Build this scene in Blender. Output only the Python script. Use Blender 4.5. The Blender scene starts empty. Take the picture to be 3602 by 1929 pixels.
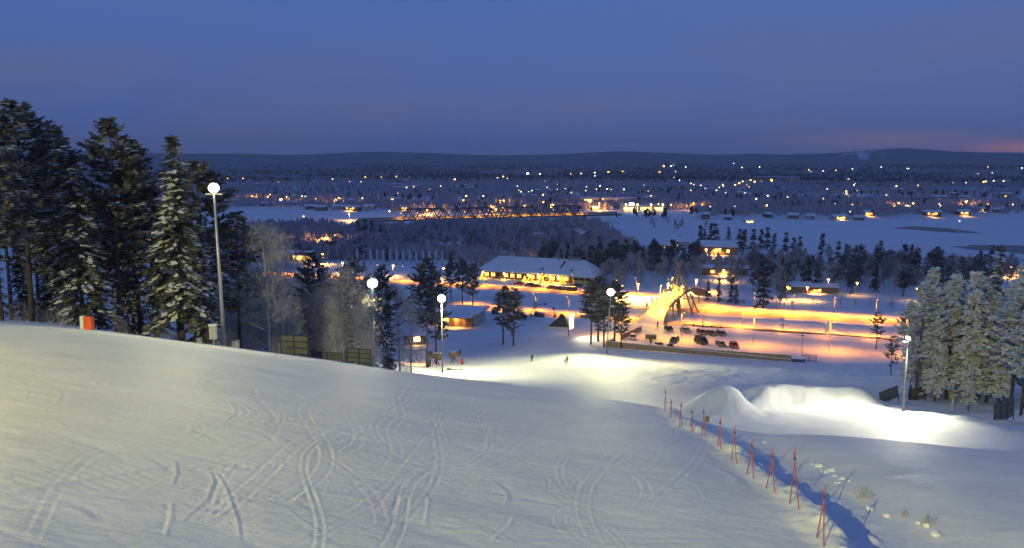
import bpy, math, random
import numpy as np
from mathutils import Vector, Matrix
R = math.radians
SC = bpy.context.scene
COL = SC.collection
random.seed(7)
rng = np.random.default_rng(11)

# ------------------------------------------------------------------ camera
EYE = 50.0                    # camera height above the valley floor
FPX, CX, CY = 2773.0, 1801.0, 964.5
TILT = R(8.0)
cam = bpy.data.cameras.new('camera'); camo = bpy.data.objects.new('camera', cam); COL.objects.link(camo)
cam.sensor_width = 36.0; cam.lens = 36.0 * FPX / 3602.0
cam.clip_start = 0.3; cam.clip_end = 60000
camo.location = (0, 0, EYE); camo.rotation_euler = (R(90) - TILT, 0, 0)
SC.camera = camo

# ------------------------------------------------------------------ world: dusk sky
W = bpy.data.worlds.new('World'); SC.world = W; W.use_nodes = True
nt = W.node_tree; nt.nodes.clear()
def nd(t, typ, **kw):
    n = t.nodes.new(typ)
    for k, v in kw.items(): setattr(n, k, v)
    return n
def ramp(t, fac, stops, interp='LINEAR'):
    n = t.nodes.new('ShaderNodeValToRGB'); n.color_ramp.interpolation = interp
    cr = n.color_ramp
    while len(cr.elements) < len(stops): cr.elements.new(0.5)
    for e, (p, c) in zip(cr.elements, stops):
        e.position = p; e.color = (*c, 1) if len(c) == 3 else c
    if fac is not None: t.links.new(fac, n.inputs[0])
    return n
def mixc(t, fac, a, b, blend='MIX'):
    n = t.nodes.new('ShaderNodeMix'); n.data_type = 'RGBA'; n.blend_type = blend; n.clamp_factor = True
    for sock, v in ((n.inputs[0], fac), (n.inputs[6], a), (n.inputs[7], b)):
        if isinstance(v, (int, float)): sock.default_value = v
        elif isinstance(v, tuple): sock.default_value = (*v, 1) if len(v) == 3 else v
        else: t.links.new(v, sock)
    return n.outputs[2]
def math_n(t, op, a, b=0.0, clamp=False):
    n = t.nodes.new('ShaderNodeMath'); n.operation = op; n.use_clamp = clamp
    for i, v in enumerate((a, b)):
        if isinstance(v, (int, float)): n.inputs[i].default_value = v
        else: t.links.new(v, n.inputs[i])
    return n.outputs[0]
tc = nd(nt, 'ShaderNodeTexCoord')
sep = nd(nt, 'ShaderNodeSeparateXYZ'); nt.links.new(tc.outputs['Generated'], sep.inputs[0])
base = ramp(nt, sep.outputs[2], [(0.0, (.064, .112, .310)), (.045, (.065, .118, .335)), (.10, (.068, .125, .350)),
                                 (.20, (.066, .140, .405)), (.5, (.060, .118, .335)), (1.0, (.058, .112, .31))])
mp = nd(nt, 'ShaderNodeMapping'); mp.inputs['Scale'].default_value = (1.6, 1.6, 13.0); mp.inputs['Rotation'].default_value = (0, R(1.5), 0)
nt.links.new(tc.outputs['Generated'], mp.inputs[0])
nz = nd(nt, 'ShaderNodeTexNoise'); nz.inputs['Scale'].default_value = 1.7; nz.inputs['Detail'].default_value = 5; nz.inputs['Roughness'].default_value = .5
nt.links.new(mp.outputs[0], nz.inputs[0])
streak = ramp(nt, nz.outputs[0], [(.42, (0, 0, 0)), (.72, (1, 1, 1))])
low = ramp(nt, sep.outputs[2], [(.0, (.35, .35, .35)), (.06, (1, 1, 1)), (.13, (.5, .5, .5)), (.3, (.12, .12, .12))])
pf = mixc(nt, 1.0, streak.outputs[0], low.outputs[0], 'MULTIPLY')
c1 = mixc(nt, math_n(nt, 'MULTIPLY', pf, .80), base.outputs[0], (.120, .126, .245))
# a gap of after-glow close above the hills
def glow(az, el, sx, sz):
    d = Vector((math.sin(R(az)) * math.cos(R(el)), math.cos(R(az)) * math.cos(R(el)), math.sin(R(el))))
    side = Vector((math.cos(R(az)), -math.sin(R(az)), 0))
    s = nd(nt, 'ShaderNodeVectorMath', operation='DOT_PRODUCT'); s.inputs[1].default_value = side
    nt.links.new(tc.outputs['Generated'], s.inputs[0])
    fr = nd(nt, 'ShaderNodeVectorMath', operation='DOT_PRODUCT'); fr.inputs[1].default_value = d
    nt.links.new(tc.outputs['Generated'], fr.inputs[0])
    a = math_n(nt, 'POWER', math_n(nt, 'ABSOLUTE', math_n(nt, 'DIVIDE', s.outputs['Value'], sx)), 2.0)
    b = math_n(nt, 'POWER', math_n(nt, 'ABSOLUTE', math_n(nt, 'DIVIDE', math_n(nt, 'SUBTRACT', sep.outputs[2], math.sin(R(el))), sz)), 2.0)
    g = math_n(nt, 'EXPONENT', math_n(nt, 'MULTIPLY', math_n(nt, 'ADD', a, b), -1.0))
    return math_n(nt, 'MULTIPLY', g, math_n(nt, 'GREATER_THAN', fr.outputs['Value'], 0.0))
c2 = mixc(nt, math_n(nt, 'MULTIPLY', glow(33.5, .95, .06, .006), .95), c1, (.75, .26, .16))
c3 = mixc(nt, math_n(nt, 'MULTIPLY', glow(25, 1.4, .12, .009), .5), c2, (.34, .21, .26))
bg = nd(nt, 'ShaderNodeBackground'); bg.inputs[1].default_value = 1.0; nt.links.new(c3, bg.inputs[0])
sky = nd(nt, 'ShaderNodeTexSky', sky_type='NISHITA', sun_disc=False)
sky.sun_elevation = R(-3.0); sky.sun_rotation = R(35); sky.altitude = 100
bg2 = nd(nt, 'ShaderNodeBackground'); bg2.inputs[1].default_value = 0.05; nt.links.new(sky.outputs[0], bg2.inputs[0])
ad = nd(nt, 'ShaderNodeAddShader'); nt.links.new(bg.outputs[0], ad.inputs[0]); nt.links.new(bg2.outputs[0], ad.inputs[1])
wo = nd(nt, 'ShaderNodeOutputWorld'); nt.links.new(ad.outputs[0], wo.inputs[0])

VS = SC.view_settings
VS.view_transform = 'Standard'; VS.look = 'None'; VS.exposure = 0.0; VS.gamma = 1.0; VS.use_curve_mapping = False
cy = SC.cycles
cy.use_denoising = True; cy.sample_clamp_indirect = 2.0; cy.sample_clamp_direct = 0.0
cy.max_bounces = 5; cy.diffuse_bounces = 2; cy.glossy_bounces = 2; cy.transparent_max_bounces = 8; cy.volume_bounces = 1
cy.caustics_reflective = False; cy.caustics_refractive = False; cy.use_light_tree = True
cy.use_adaptive_sampling = True; cy.adaptive_threshold = .03; cy.adaptive_min_samples = 12
cy.volume_max_steps = 64; cy.volume_step_rate = 4

# ------------------------------------------------------------------ helpers
def ray(px, py):
    u = (px - CX) / FPX; v = (CY - py) / FPX
    return np.array([u, math.cos(TILT) + v * math.sin(TILT), -math.sin(TILT) + v * math.cos(TILT)])
def at_d(px, py, d):                     # point on the sight line at depth d
    r = ray(px, py); return Vector((r[0] * d / r[1], d, EYE + r[2] * d / r[1]))
def at_z(px, py, z):                     # point on the sight line at height z
    r = ray(px, py); s = (z - EYE) / r[2]; return Vector((r[0] * s, r[1] * s, z))
def smooth(a, b, x):
    t = np.clip((x - a) / (b - a), 0, 1); return t * t * (3 - 2 * t)
def smin(a, b, k):
    h = np.clip(.5 + .5 * (b - a) / k, 0, 1); return b + (a - b) * h - k * h * (1 - h)

_lat = rng.random((256, 256))
def vnoise(x, y):
    xi = np.floor(x).astype(int); yi = np.floor(y).astype(int); fx = x - xi; fy = y - yi
    fx = fx * fx * (3 - 2 * fx); fy = fy * fy * (3 - 2 * fy)
    a = _lat[xi & 255, yi & 255]; b = _lat[(xi + 1) & 255, yi & 255]
    c = _lat[xi & 255, (yi + 1) & 255]; d = _lat[(xi + 1) & 255, (yi + 1) & 255]
    return (a + (b - a) * fx) * (1 - fy) + (c + (d - c) * fx) * fy - .5
def fbm(x, y, o=4):
    s = 0; a = 1.0
    for i in range(o):
        s = s + a * vnoise(x * 2 ** i + 17.3 * i, y * 2 ** i + 5.1 * i); a *= .5
    return s

class MB:
    """collects verts / faces / material slots; build() links ONE mesh object"""
    def __init__(s): s.v = []; s.f = []; s.m = []; s.n = 0
    def add(s, v, f, m=0):
        s.v.extend([tuple(q) for q in v]); s.f.extend([tuple(i + s.n for i in q) for q in f]); s.m.extend([m] * len(f)); s.n += len(v); return s
    def box(s, c, d, m=0, rz=0.0, M=None, taper=1.0):
        x, y, z = d[0] / 2, d[1] / 2, d[2] / 2
        vs = [Vector(((-x if i in (0, 3) else x) , (-y if i < 2 else y), -z)) for i in range(4)] + \
             [Vector(((-x if i in (0, 3) else x) * taper, (-y if i < 2 else y) * taper, z)) for i in range(4)]
        mm = M if M is not None else Matrix.Rotation(rz, 3, 'Z')
        vs = [mm @ q + Vector(c) for q in vs]
        return s.add(vs, [(0, 3, 2, 1), (4, 5, 6, 7), (0, 1, 5, 4), (1, 2, 6, 5), (2, 3, 7, 6), (3, 0, 4, 7)], m)
    def tube(s, pts, r0, r1=None, n=6, m=0, cap=True):
        pts = [Vector(p) for p in pts]; r1 = r0 if r1 is None else r1; rings = []
        for i, p in enumerate(pts):
            t = (pts[min(i + 1, len(pts) - 1)] - pts[max(i - 1, 0)]).normalized()
            a = t.cross(Vector((0, 0, 1)) if abs(t.z) < .9 else Vector((1, 0, 0))).normalized(); b = t.cross(a)
            r = r0 + (r1 - r0) * i / max(1, len(pts) - 1)
            rings += [p + (a * math.cos(2 * math.pi * k / n) + b * math.sin(2 * math.pi * k / n)) * r for k in range(n)]
        fs = []
        for i in range(len(pts) - 1):
            for k in range(n):
                q = (k + 1) % n; fs.append((i * n + k, i * n + q, (i + 1) * n + q, (i + 1) * n + k))
        if cap: fs += [tuple(range(n))[::-1], tuple(range((len(pts) - 1) * n, len(pts) * n))]
        return s.add(rings, fs, m)
    def ball(s, c, r, m=0, nu=8, nv=6):
        r = (r, r, r) if isinstance(r, (int, float)) else r
        vs = []; fs = []
        for j in range(nv + 1):
            th = math.pi * j / nv
            for i in range(nu):
                a = 2 * math.pi * i / nu
                vs.append((c[0] + r[0] * math.sin(th) * math.cos(a), c[1] + r[1] * math.sin(th) * math.sin(a), c[2] + r[2] * math.cos(th)))
        for j in range(nv):
            for i in range(nu):
                k = (i + 1) % nu; fs.append((j * nu + i, (j + 1) * nu + i, (j + 1) * nu + k, j * nu + k))
        return s.add(vs, fs, m)
    def prism(s, poly, a, b, m=0):          # poly of 3-D points extruded from offset a to b (vectors)
        n = len(poly); vs = [Vector(p) + Vector(a) for p in poly] + [Vector(p) + Vector(b) for p in poly]
        fs = [tuple(range(n))[::-1], tuple(range(n, 2 * n))] + [(i, (i + 1) % n, n + (i + 1) % n, n + i) for i in range(n)]
        return s.add(vs, fs, m)
    def build(s, name, mats, parent=None, smoothed=False):
        me = bpy.data.meshes.new(name); me.from_pydata(s.v, [], s.f)
        mats = mats if isinstance(mats, (list, tuple)) else [mats]
        for q in mats: me.materials.append(q)
        if len(mats) > 1: me.polygons.foreach_set('material_index', s.m)
        if smoothed: me.polygons.foreach_set('use_smooth', [True] * len(me.polygons))
        me.update()
        return link(name, me, parent)
def link(name, data, parent=None):
    o = bpy.data.objects.new(name, data); COL.objects.link(o)
    if parent is not None: o.parent = parent
    return o
def np_mesh(name, V, F, mats, mi=None, smoothed=False):
    me = bpy.data.meshes.new(name); V = np.asarray(V, np.float32); F = np.asarray(F, np.int32); k = F.shape[1]
    me.vertices.add(len(V)); me.vertices.foreach_set('co', V.ravel())
    me.loops.add(F.size); me.loops.foreach_set('vertex_index', F.ravel())
    me.polygons.add(len(F)); me.polygons.foreach_set('loop_start', np.arange(0, F.size, k, dtype=np.int32))
    me.polygons.foreach_set('loop_total', np.full(len(F), k, np.int32))
    for q in (mats if isinstance(mats, (list, tuple)) else [mats]): me.materials.append(q)
    if mi is not None: me.polygons.foreach_set('material_index', np.asarray(mi, np.int32))
    if smoothed: me.polygons.foreach_set('use_smooth', np.ones(len(F), bool))
    me.update(calc_edges=True); me.validate(); return me
def tag(o, label=None, cat=None, group=None, kind=None):
    for k, v in (('label', label), ('category', cat), ('group', group), ('kind', kind)):
        if v: o[k] = v
    return o
def thing(name, label, cat, loc=(0, 0, 0), rz=0.0, group=None):
    o = bpy.data.objects.new(name, None); COL.objects.link(o); o.empty_display_size = .5
    o.location = loc; o.rotation_euler = (0, 0, rz); return tag(o, label, cat, group)
def copy_tree(o, loc=None, rz=0.0, sc=None, label=None, group=None):
    kids = list(o.children)
    def cp(q, par):
        c = q.copy(); COL.objects.link(c); c.parent = par; return c
    r = cp(o, None)
    for ch in kids:
        c = cp(ch, r)
        for g in ch.children: cp(g, c)
    if loc is not None: r.location = loc
    r.rotation_euler = (0, 0, rz)
    if sc is not None: r.scale = sc if isinstance(sc, (tuple, list)) else (sc, sc, sc)
    if label: r['label'] = label
    if group: r['group'] = group
    return r
NTH = ['first', 'second', 'third', 'fourth', 'fifth', 'sixth', 'seventh', 'eighth', 'ninth', 'tenth', 'eleventh', 'twelfth', 'thirteenth', 'fourteenth', 'fifteenth', 'sixteenth']

# ------------------------------------------------------------------ materials
MATS = {}
def mat(name, col, rough=.6, metal=0.0, var=0.0, vscale=3.0, bump=0.0, bscale=20.0, emit=None, es=0.0, sampling=None):
    if name in MATS: return MATS[name]
    m = bpy.data.materials.new(name); m.use_nodes = True; t = m.node_tree; b = t.nodes['Principled BSDF']
    b.inputs['Base Color'].default_value = (*col, 1); b.inputs['Roughness'].default_value = rough; b.inputs['Metallic'].default_value = metal
    if var or bump:
        co = t.nodes.new('ShaderNodeTexCoord')
    if var:
        n = t.nodes.new('ShaderNodeTexNoise'); n.inputs['Scale'].default_value = vscale; n.inputs['Detail'].default_value = 4
        t.links.new(co.outputs['Object'], n.inputs[0])
        r_ = ramp(t, n.outputs[0], [(.3, tuple(c * (1 - var) for c in col)), (.7, tuple(min(1, c * (1 + var)) for c in col))])
        t.links.new(r_.outputs[0], b.inputs['Base Color'])
    if bump:
        n2 = t.nodes.new('ShaderNodeTexNoise'); n2.inputs['Scale'].default_value = bscale; n2.inputs['Detail'].default_value = 3
        t.links.new(co.outputs['Object'], n2.inputs[0])
        bp = t.nodes.new('ShaderNodeBump'); bp.inputs['Strength'].default_value = bump; bp.inputs['Distance'].default_value = .05
        t.links.new(n2.outputs[0], bp.inputs['Height']); t.links.new(bp.outputs[0], b.inputs['Normal'])
    if emit:
        b.inputs['Emission Color'].default_value = (*emit, 1); b.inputs['Emission Strength'].default_value = es
        if sampling: m.cycles.emission_sampling = sampling
    MATS[name] = m; return m

SNOWC = (.86, .875, .89)
def snow_material():
    m = bpy.data.materials.new('snow_ground'); m.use_nodes = True; t = m.node_tree; b = t.nodes['Principled BSDF']
    co = t.nodes.new('ShaderNodeTexCoord')
    n = t.nodes.new('ShaderNodeTexNoise'); n.inputs['Scale'].default_value = .35; n.inputs['Detail'].default_value = 6
    t.links.new(co.outputs['Object'], n.inputs[0])
    snow = ramp(t, n.outputs[0], [(.3, (.80, .81, .82)), (.7, (.90, .905, .91))])
    at = t.nodes.new('ShaderNodeAttribute'); at.attribute_name = 'forest'
    n3 = t.nodes.new('ShaderNodeTexNoise'); n3.inputs['Scale'].default_value = .012; n3.inputs['Detail'].default_value = 8; n3.inputs['Roughness'].default_value = .7
    t.links.new(co.outputs['Object'], n3.inputs[0])
    wood = ramp(t, n3.outputs[0], [(.35, (.030, .036, .042)), (.62, (.085, .085, .095)), (.80, (.26, .27, .28))])
    c = mixc(t, at.outputs['Fac'], snow.outputs[0], wood.outputs[0]); t.links.new(c, b.inputs['Base Color'])
    b.inputs['Roughness'].default_value = .55; b.inputs['Specular IOR Level'].default_value = .25
    mp = t.nodes.new('ShaderNodeMapping'); mp.inputs['Scale'].default_value = (.7, 1.5, 1); mp.inputs['Rotation'].default_value = (0, 0, R(12))
    t.links.new(co.outputs['Object'], mp.inputs[0])
    n1 = t.nodes.new('ShaderNodeTexNoise'); n1.inputs['Scale'].default_value = 2.6; n1.inputs['Detail'].default_value = 8; n1.inputs['Roughness'].default_value = .62
    t.links.new(mp.outputs[0], n1.inputs[0])
    n2 = t.nodes.new('ShaderNodeTexNoise'); n2.inputs['Scale'].default_value = 16; n2.inputs['Detail'].default_value = 4
    t.links.new(co.outputs['Object'], n2.inputs[0])
    h = math_n(t, 'ADD', n1.outputs[0], math_n(t, 'MULTIPLY', n2.outputs[0], .22))
    for rot, sx_, sy_, am in ((12, 5.5, .35, .26), (-24, 5.0, .30, .22), (80, 6.5, .5, .20)):   # thin scratches left by ski edges
        ms = t.nodes.new('ShaderNodeMapping'); ms.inputs['Scale'].default_value = (sy_, sx_, .2); ms.inputs['Rotation'].default_value = (0, 0, R(rot + 90 if rot < 60 else rot))
        t.links.new(co.outputs['Object'], ms.inputs[0])
        ns = t.nodes.new('ShaderNodeTexNoise'); ns.inputs['Scale'].default_value = 1.3; ns.inputs['Detail'].default_value = 2; ns.inputs['Distortion'].default_value = .35
        t.links.new(ms.outputs[0], ns.inputs[0])
        rs = ramp(t, ns.outputs[0], [(.485, (0, 0, 0)), (.50, (1, 1, 1)), (.515, (0, 0, 0))])
        h = math_n(t, 'SUBTRACT', h, math_n(t, 'MULTIPLY', rs.outputs[0], am))
    bp = t.nodes.new('ShaderNodeBump'); bp.inputs['Strength'].default_value = .5; bp.inputs['Distance'].default_value = .07
    t.links.new(h, bp.inputs['Height']); t.links.new(bp.outputs[0], b.inputs['Normal'])
    return m
M_SNOWG = snow_material()
M_SNOW = mat('snow_cap', SNOWC, .6, var=.05, vscale=1.5, bump=.3, bscale=6)
M_PACKED = mat('orange_tinted_snow', (.62, .49, .33), .5, var=.14, vscale=.5, bump=.4, bscale=2)  # packed snow with the orange lamp glow tinted into its colour
M_STEEL = mat('galvanised_steel', (.42, .43, .44), .45, .6, var=.15, vscale=4)
M_DSTEEL = mat('dark_steel', (.06, .065, .075), .5, .5, var=.2)
M_BRIDGE = mat('bridge_steel', (.10, .11, .13), .6, .3, var=.2, vscale=.5)
M_CONC = mat('concrete', (.30, .30, .31), .85, var=.2, vscale=1, bump=.3)
M_WOOD = mat('weathered_wood', (.24, .165, .10), .8, var=.35, vscale=2.5, bump=.4, bscale=12)
M_LOG = mat('peeled_log', (.46, .33, .19), .7, var=.25, vscale=2, bump=.3)
M_BARK = mat('bark', (.065, .050, .042), .9, var=.4, vscale=5, bump=.6, bscale=14)
M_PBARK = mat('pine_bark', (.075, .058, .048), .9, var=.4, vscale=3, bump=.6, bscale=14)
M_BBARK = mat('frosted_bark', (.36, .35, .35), .9, var=.35, vscale=4, bump=.4)
M_RED = mat('red_pole_paint', (.42, .11, .09), .5, var=.2, vscale=8)
M_ORANGE = mat('orange_padding', (.75, .10, .03), .6, var=.15, vscale=2)
M_GREYC = mat('grey_cabinet', (.45, .46, .46), .5, var=.1)
M_MESH = mat('grey_barrier_sheet', (.11, .115, .125), .7, var=.15, vscale=1.5)
M_BLACK = mat('black_rubber', (.02, .02, .022), .7)
M_TARP = mat('black_tarpaulin', (.025, .026, .03), .55, bump=.5, bscale=3)
M_GLASS = mat('dark_glass', (.015, .018, .024), .12)
M_REDWALL = mat('red_log_wall', (.23, .055, .03), .8, var=.3, vscale=1.5, bump=.4)
M_YELWALL = mat('yellow_wall', (.55, .45, .12), .8, var=.1)
M_PALEWALL = mat('pale_wall', (.46, .44, .42), .85, var=.15, vscale=.8)
M_DARKWALL = mat('dark_timber_wall', (.10, .085, .075), .85, var=.25)
M_BRICK = mat('ochre_wall', (.32, .20, .11), .85, var=.2)
M_BLUE = mat('blue_paint', (.04, .07, .22), .5, var=.1)
M_WHITE = mat('white_paint', (.72, .73, .74), .45, var=.06)
M_SIGNRED = mat('red_fascia', (.6, .05, .06), .5)
M_ICE = mat('river_snow', (.87, .885, .90), .6, var=.04, vscale=.01)
M_WATER = mat('open_water', (.008, .014, .03), .35)
WARM = (1.0, .46, .10); GOLD = (1.0, .62, .10); COOL = (.95, .97, 1.0); HALIDE = (1.0, .94, .42)
def E(name, col, s): return mat(name, tuple(.5 * c for c in col), .5, emit=col, es=s, sampling='NONE')
M_LSOD = E('sodium_lamp', (1.0, .50, .12), 9)
M_LWHT = E('white_lamp', (.90, .97, 1.0), 9)
M_LGRN = E('greenish_lamp', (.80, 1.0, .45), 5)
M_LFLOOD = E('floodlight_glass', (1.0, 1.0, .86), 16)
M_LWIN = E('lit_window', (1.0, .58, .14), 3.0)
M_LWARM = E('warm_lantern', (1.0, .66, .20), 8)
M_LYEL = E('string_lights', (1.0, .72, .06), 3.2)
M_LSIGN = E('lit_sign_face', (1.0, .97, .72), 1.3)
M_LSTREET = E('lit_shopfront', (1.0, .62, .12), 7)

def needle_material(name, dark, frost, amount):
    m = bpy.data.materials.new(name); m.use_nodes = True; t = m.node_tree; b = t.nodes['Principled BSDF']
    co = t.nodes.new('ShaderNodeTexCoord'); n = t.nodes.new('ShaderNodeTexNoise')
    n.inputs['Scale'].default_value = 1.1; n.inputs['Detail'].default_value = 5; n.inputs['Roughness'].default_value = .65
    t.links.new(co.outputs['Object'], n.inputs[0])
    a = max(.02, .78 - amount * .6)
    c = ramp(t, n.outputs[0], [(max(0, a - .28), dark), (a + .12, frost)])
    t.links.new(c.outputs[0], b.inputs['Base Color']); b.inputs['Roughness'].default_value = .9; b.inputs['Specular IOR Level'].default_value = .1
    return m
M_NEEDLE = needle_material('pine_needles', (.014, .020, .022), (.19, .205, .23), .50)
M_NEEDLE2 = needle_material('spruce_needles', (.012, .018, .019), (.15, .165, .18), .45)
M_FROSTN = needle_material('frosted_needles', (.26, .28, .29), (.72, .75, .79), .74)
M_TWIG = needle_material('frosted_twigs', (.22, .20, .20), (.52, .50, .50), .6)
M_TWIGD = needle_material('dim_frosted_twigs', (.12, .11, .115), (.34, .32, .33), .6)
M_FARW = needle_material('far_hazed_frosted_wood', (.20, .178, .19), (.56, .50, .53), .62)  # frost colour raised to carry town glow and haze as well
M_FARC = needle_material('far_dark_wood', (.018, .024, .026), (.07, .075, .08), .4)

# ------------------------------------------------------------------ terrain height
CP = np.array([-900, 0, 300, 600, 900, 1200, 1400, 1600, 1800, 2000, 2200, 2350, 2450, 2550, 2650, 2900, 3288, 3602, 4500.])
CYv = np.array([1090, 1130, 1150, 1195, 1235, 1275, 1308, 1335, 1352, 1382, 1415, 1440, 1466, 1498, 1517, 1520, 1551, 1578, 1600.])
CD = np.interp(CP, [-900, 0, 900, 1800, 2350, 2650, 3602, 4500], [62, 60, 60, 60, 50, 48, 46, 46])
D0 = np.interp(CP, [-900, 0, 1800, 2900, 3602, 4500], [12, 13, 17, 19.5, 20.5, 21])
def tdrop(px, py):
    r = ray(px, py); return -r[2] / r[1]
TC = np.array([tdrop(p, y) for p, y in zip(CP, CYv)])
U_OF = np.array([ray(p, y)[0] / ray(p, y)[1] for p, y in zip(CP, CYv)])
T0 = np.array([tdrop(p, 1929) for p in CP])
KK = (T0 - TC) * D0 / (CD - D0) ** 2
_ug = np.linspace(U_OF[0], U_OF[-1], 900); _kr = np.exp(-(np.arange(-60, 61) / 22.0) ** 2); _kr /= _kr.sum()
def _sm(v): q = np.interp(_ug, U_OF, v); return np.convolve(np.pad(q, 60, mode='edge'), _kr, 'valid')
TCs, CDs, KKs = _sm(TC), _sm(CD), _sm(KK)
# the line of red poles (pixel of feet, depth follows from the slope)
POLES = [((2905, 1707), (2869, 1892), (2902, 1931)), ((2797, 1570), (2770, 1772), (2824, 1816)), ((2718, 1579), (2691, 1721), (2731, 1742)),
         ((2647, 1544), (2623, 1668), (2655, 1691)), ((2587, 1498), (2570, 1617), (2594, 1637)), ((2535, 1468), (2524, 1568), (2537, 1583)),
         ((2476, 1430), (2468, 1530), (2484, 1534)), ((2434, 1434), (2430, 1518), (2440, 1520)), ((2397, 1411), (2388, 1500), (2399, 1502)),
         ((2362, 1402), (2353, 1472), (2364, 1474)), ((2342, 1363), (2336, 1449), (2345, 1451))]
RIVER_PX = [(300, 742), (1000, 739), (1350, 748), (1700, 768), (2050, 778), (2300, 780), (2500, 774), (2700, 770), (3000, 774), (3300, 766), (3900, 762),
            (3900, 930), (3600, 905), (3200, 866), (2900, 856), (2600, 842), (2400, 826), (2000, 800), (1600, 806), (1200, 800), (800, 806), (300, 806)]
RIV = np.array([at_z(x, y, -3.0)[:2] for x, y in RIVER_PX])
def poly_sd(x, y, P):                       # signed distance, negative inside
    d = np.full(x.shape, 1e9); ins = np.zeros(x.shape, bool)
    for i in range(len(P)):
        a = P[i]; b = P[(i + 1) % len(P)]; ex, ey = b - a
        wx = x - a[0]; wy = y - a[1]; t = np.clip((wx * ex + wy * ey) / (ex * ex + ey * ey), 0, 1)
        d = np.minimum(d, np.hypot(wx - ex * t, wy - ey * t))
        c = ((a[1] <= y) & (b[1] > y)) | ((b[1] <= y) & (a[1] > y))
        with np.errstate(divide='ignore', invalid='ignore'):
            xs = a[0] + (y - a[1]) * (ex / (ey if ey != 0 else 1e-9))
        ins ^= c & (x < xs)
    return np.where(ins, -d, d)
PLINE = None
EXTRA = []                                  # extra terrain bumps
def H(x, y, detail=False):
    x = np.asarray(x, float); y = np.asarray(y, float); shp = x.shape
    x = np.atleast_1d(x).astype(float); y = np.atleast_1d(y).astype(float)
    r = np.hypot(x, y); az = np.arctan2(x, y)
    azc = np.clip(az, -R(42), R(42)); u = np.tan(azc); d = r * np.cos(azc)
    tcv = np.interp(u, _ug, TCs); dc = np.interp(u, _ug, CDs); kk = np.interp(u, _ug, KKs)
    crest = tcv * d + kk * (d - dc) ** 2
    crest = smin(crest, 1.7 + .60 * d, .8)
    right = smooth(.10, .26, u)
    s = .15 + .04 * right
    bottom = 48 - s * (187 - d)
    bottom = np.where(d > 187, 50 - 2 * np.exp(-(d - 187) / 22.0) + 0.0, bottom)
    drop = np.where(d < 30, crest, smin(crest, bottom, 3.0))
    back = smooth(R(55), R(120), np.abs(az))
    drop = drop * (1 - back) + back * np.minimum(drop, 1.7 - .10 * r)
    z = EYE - drop
    # right-hand run lies lower than the piste, behind a small bank along the poles
    if PLINE is not None:
        best = np.full(x.shape, 1e9); sd = np.zeros(x.shape)
        m = (r < 75) & (y > 5)
        xm = x[m]; ym = y[m]; bm = np.full(xm.shape, 1e9); sm = np.zeros(xm.shape)
        for a, b in zip(PLINE[:-1], PLINE[1:]):
            ex, ey = b - a; L = math.hypot(ex, ey); t = np.clip(((xm - a[0]) * ex + (ym - a[1]) * ey) / L / L, 0, 1)
            dd = np.hypot(xm - a[0] - ex * t, ym - a[1] - ey * t); side = ((xm - a[0]) * ey - (ym - a[1]) * ex) / L
            q = dd < bm; bm = np.where(q, dd, bm); sm = np.where(q, np.sign(side) * dd, sm)
        sd[m] = sm; w = smooth(75, 55, r) * m
        z = z - w * (1.05 * smooth(.5, 2.0, sd) * (1 - .75 * smooth(2.4, 8.0, sd)) - .22 * np.exp(-((sd - .35) / .45) ** 2))
    # snow park: kicker and table
    kx, ky = KICK; dx = x - kx; dy = y - ky
    z = z + 3.0 * np.exp(-((dx / np.where(dx < 0, 3.6, 2.6)) ** 2)) * np.exp(-(dy / 4.5) ** 2) + 1.0 * np.exp(-(((dx + 4) / 5) ** 2)) * np.exp(-(dy / 5) ** 2)
    tx, ty = TABLE; dx = x - tx; dy = y - ty
    z = z + 2.0 * smooth(-10.5, -6.5, dx) * smooth(10.0, 5.0, dx) * smooth(-3.2, -.6, dy) * smooth(9.0, 4.0, dy)
    z = z - .5 * np.exp(-((y - 96.5) / 2.2) ** 2) * smooth(10, 24, x) * smooth(70, 55, x)
    mk = np.exp(-((x - tx) / 14) ** 2 - ((y - ty) / 7) ** 2) + np.exp(-((x - kx) / 6) ** 2 - ((y - ky) / 6) ** 2)
    z = z + np.where(mk > .02, mk * (.50 * fbm(x / 3.1, y / 2.6, 3) + .22 * fbm(x / .9, y / .8, 3)), 0)
    for (bx, by, hh, rx, ry, rot) in EXTRA:
        ca, sa = math.cos(rot), math.sin(rot); px_ = (x - bx) * ca + (y - by) * sa; py_ = -(x - bx) * sa + (y - by) * ca
        z = z + hh * np.exp(-(px_ / rx) ** 2 - (py_ / ry) ** 2)
    # large soft unevenness
    z = z + .35 * fbm(x / 14, y / 14, 3) * smooth(25, 70, r) * smooth(420, 190, r) * np.where((y > 190) & (x > -20), .25, 1)
    # river bed and hills
    f = r > 350
    if f.any():
        sdv = np.full(x.shape, 1e3); sdv[f] = poly_sd(x[f], y[f], RIV)
        z = z - 4.2 * smooth(9, -9, sdv) * f
        a_ = np.degrees(az)
        rid = 150 + 18 * fbm(a_ / 9 + 3, a_ * 0 + 2, 3) * 2 + 26 * np.exp(-((a_ - 26) / 4.0) ** 2) + 8 * np.exp(-((a_ + 8) / 5) ** 2) - 18 * np.exp(-((a_ - 15) / 6) ** 2)
        z = z + rid * smooth(2600, 8500, r) + 5 * fbm(x / 400, y / 400, 3) * smooth(1100, 2600, r)
        z = z + 70 * np.exp(-((a_ - 26) / 3.5) ** 2) * np.exp(-((r - 6200) / 900) ** 2) * .55
    return z.reshape(shp) if shp else float(z[0])
KICK = tuple(at_d(2560, 1400, 92)[:2]); TABLE = tuple(at_d(2870, 1400, 103)[:2])
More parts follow.
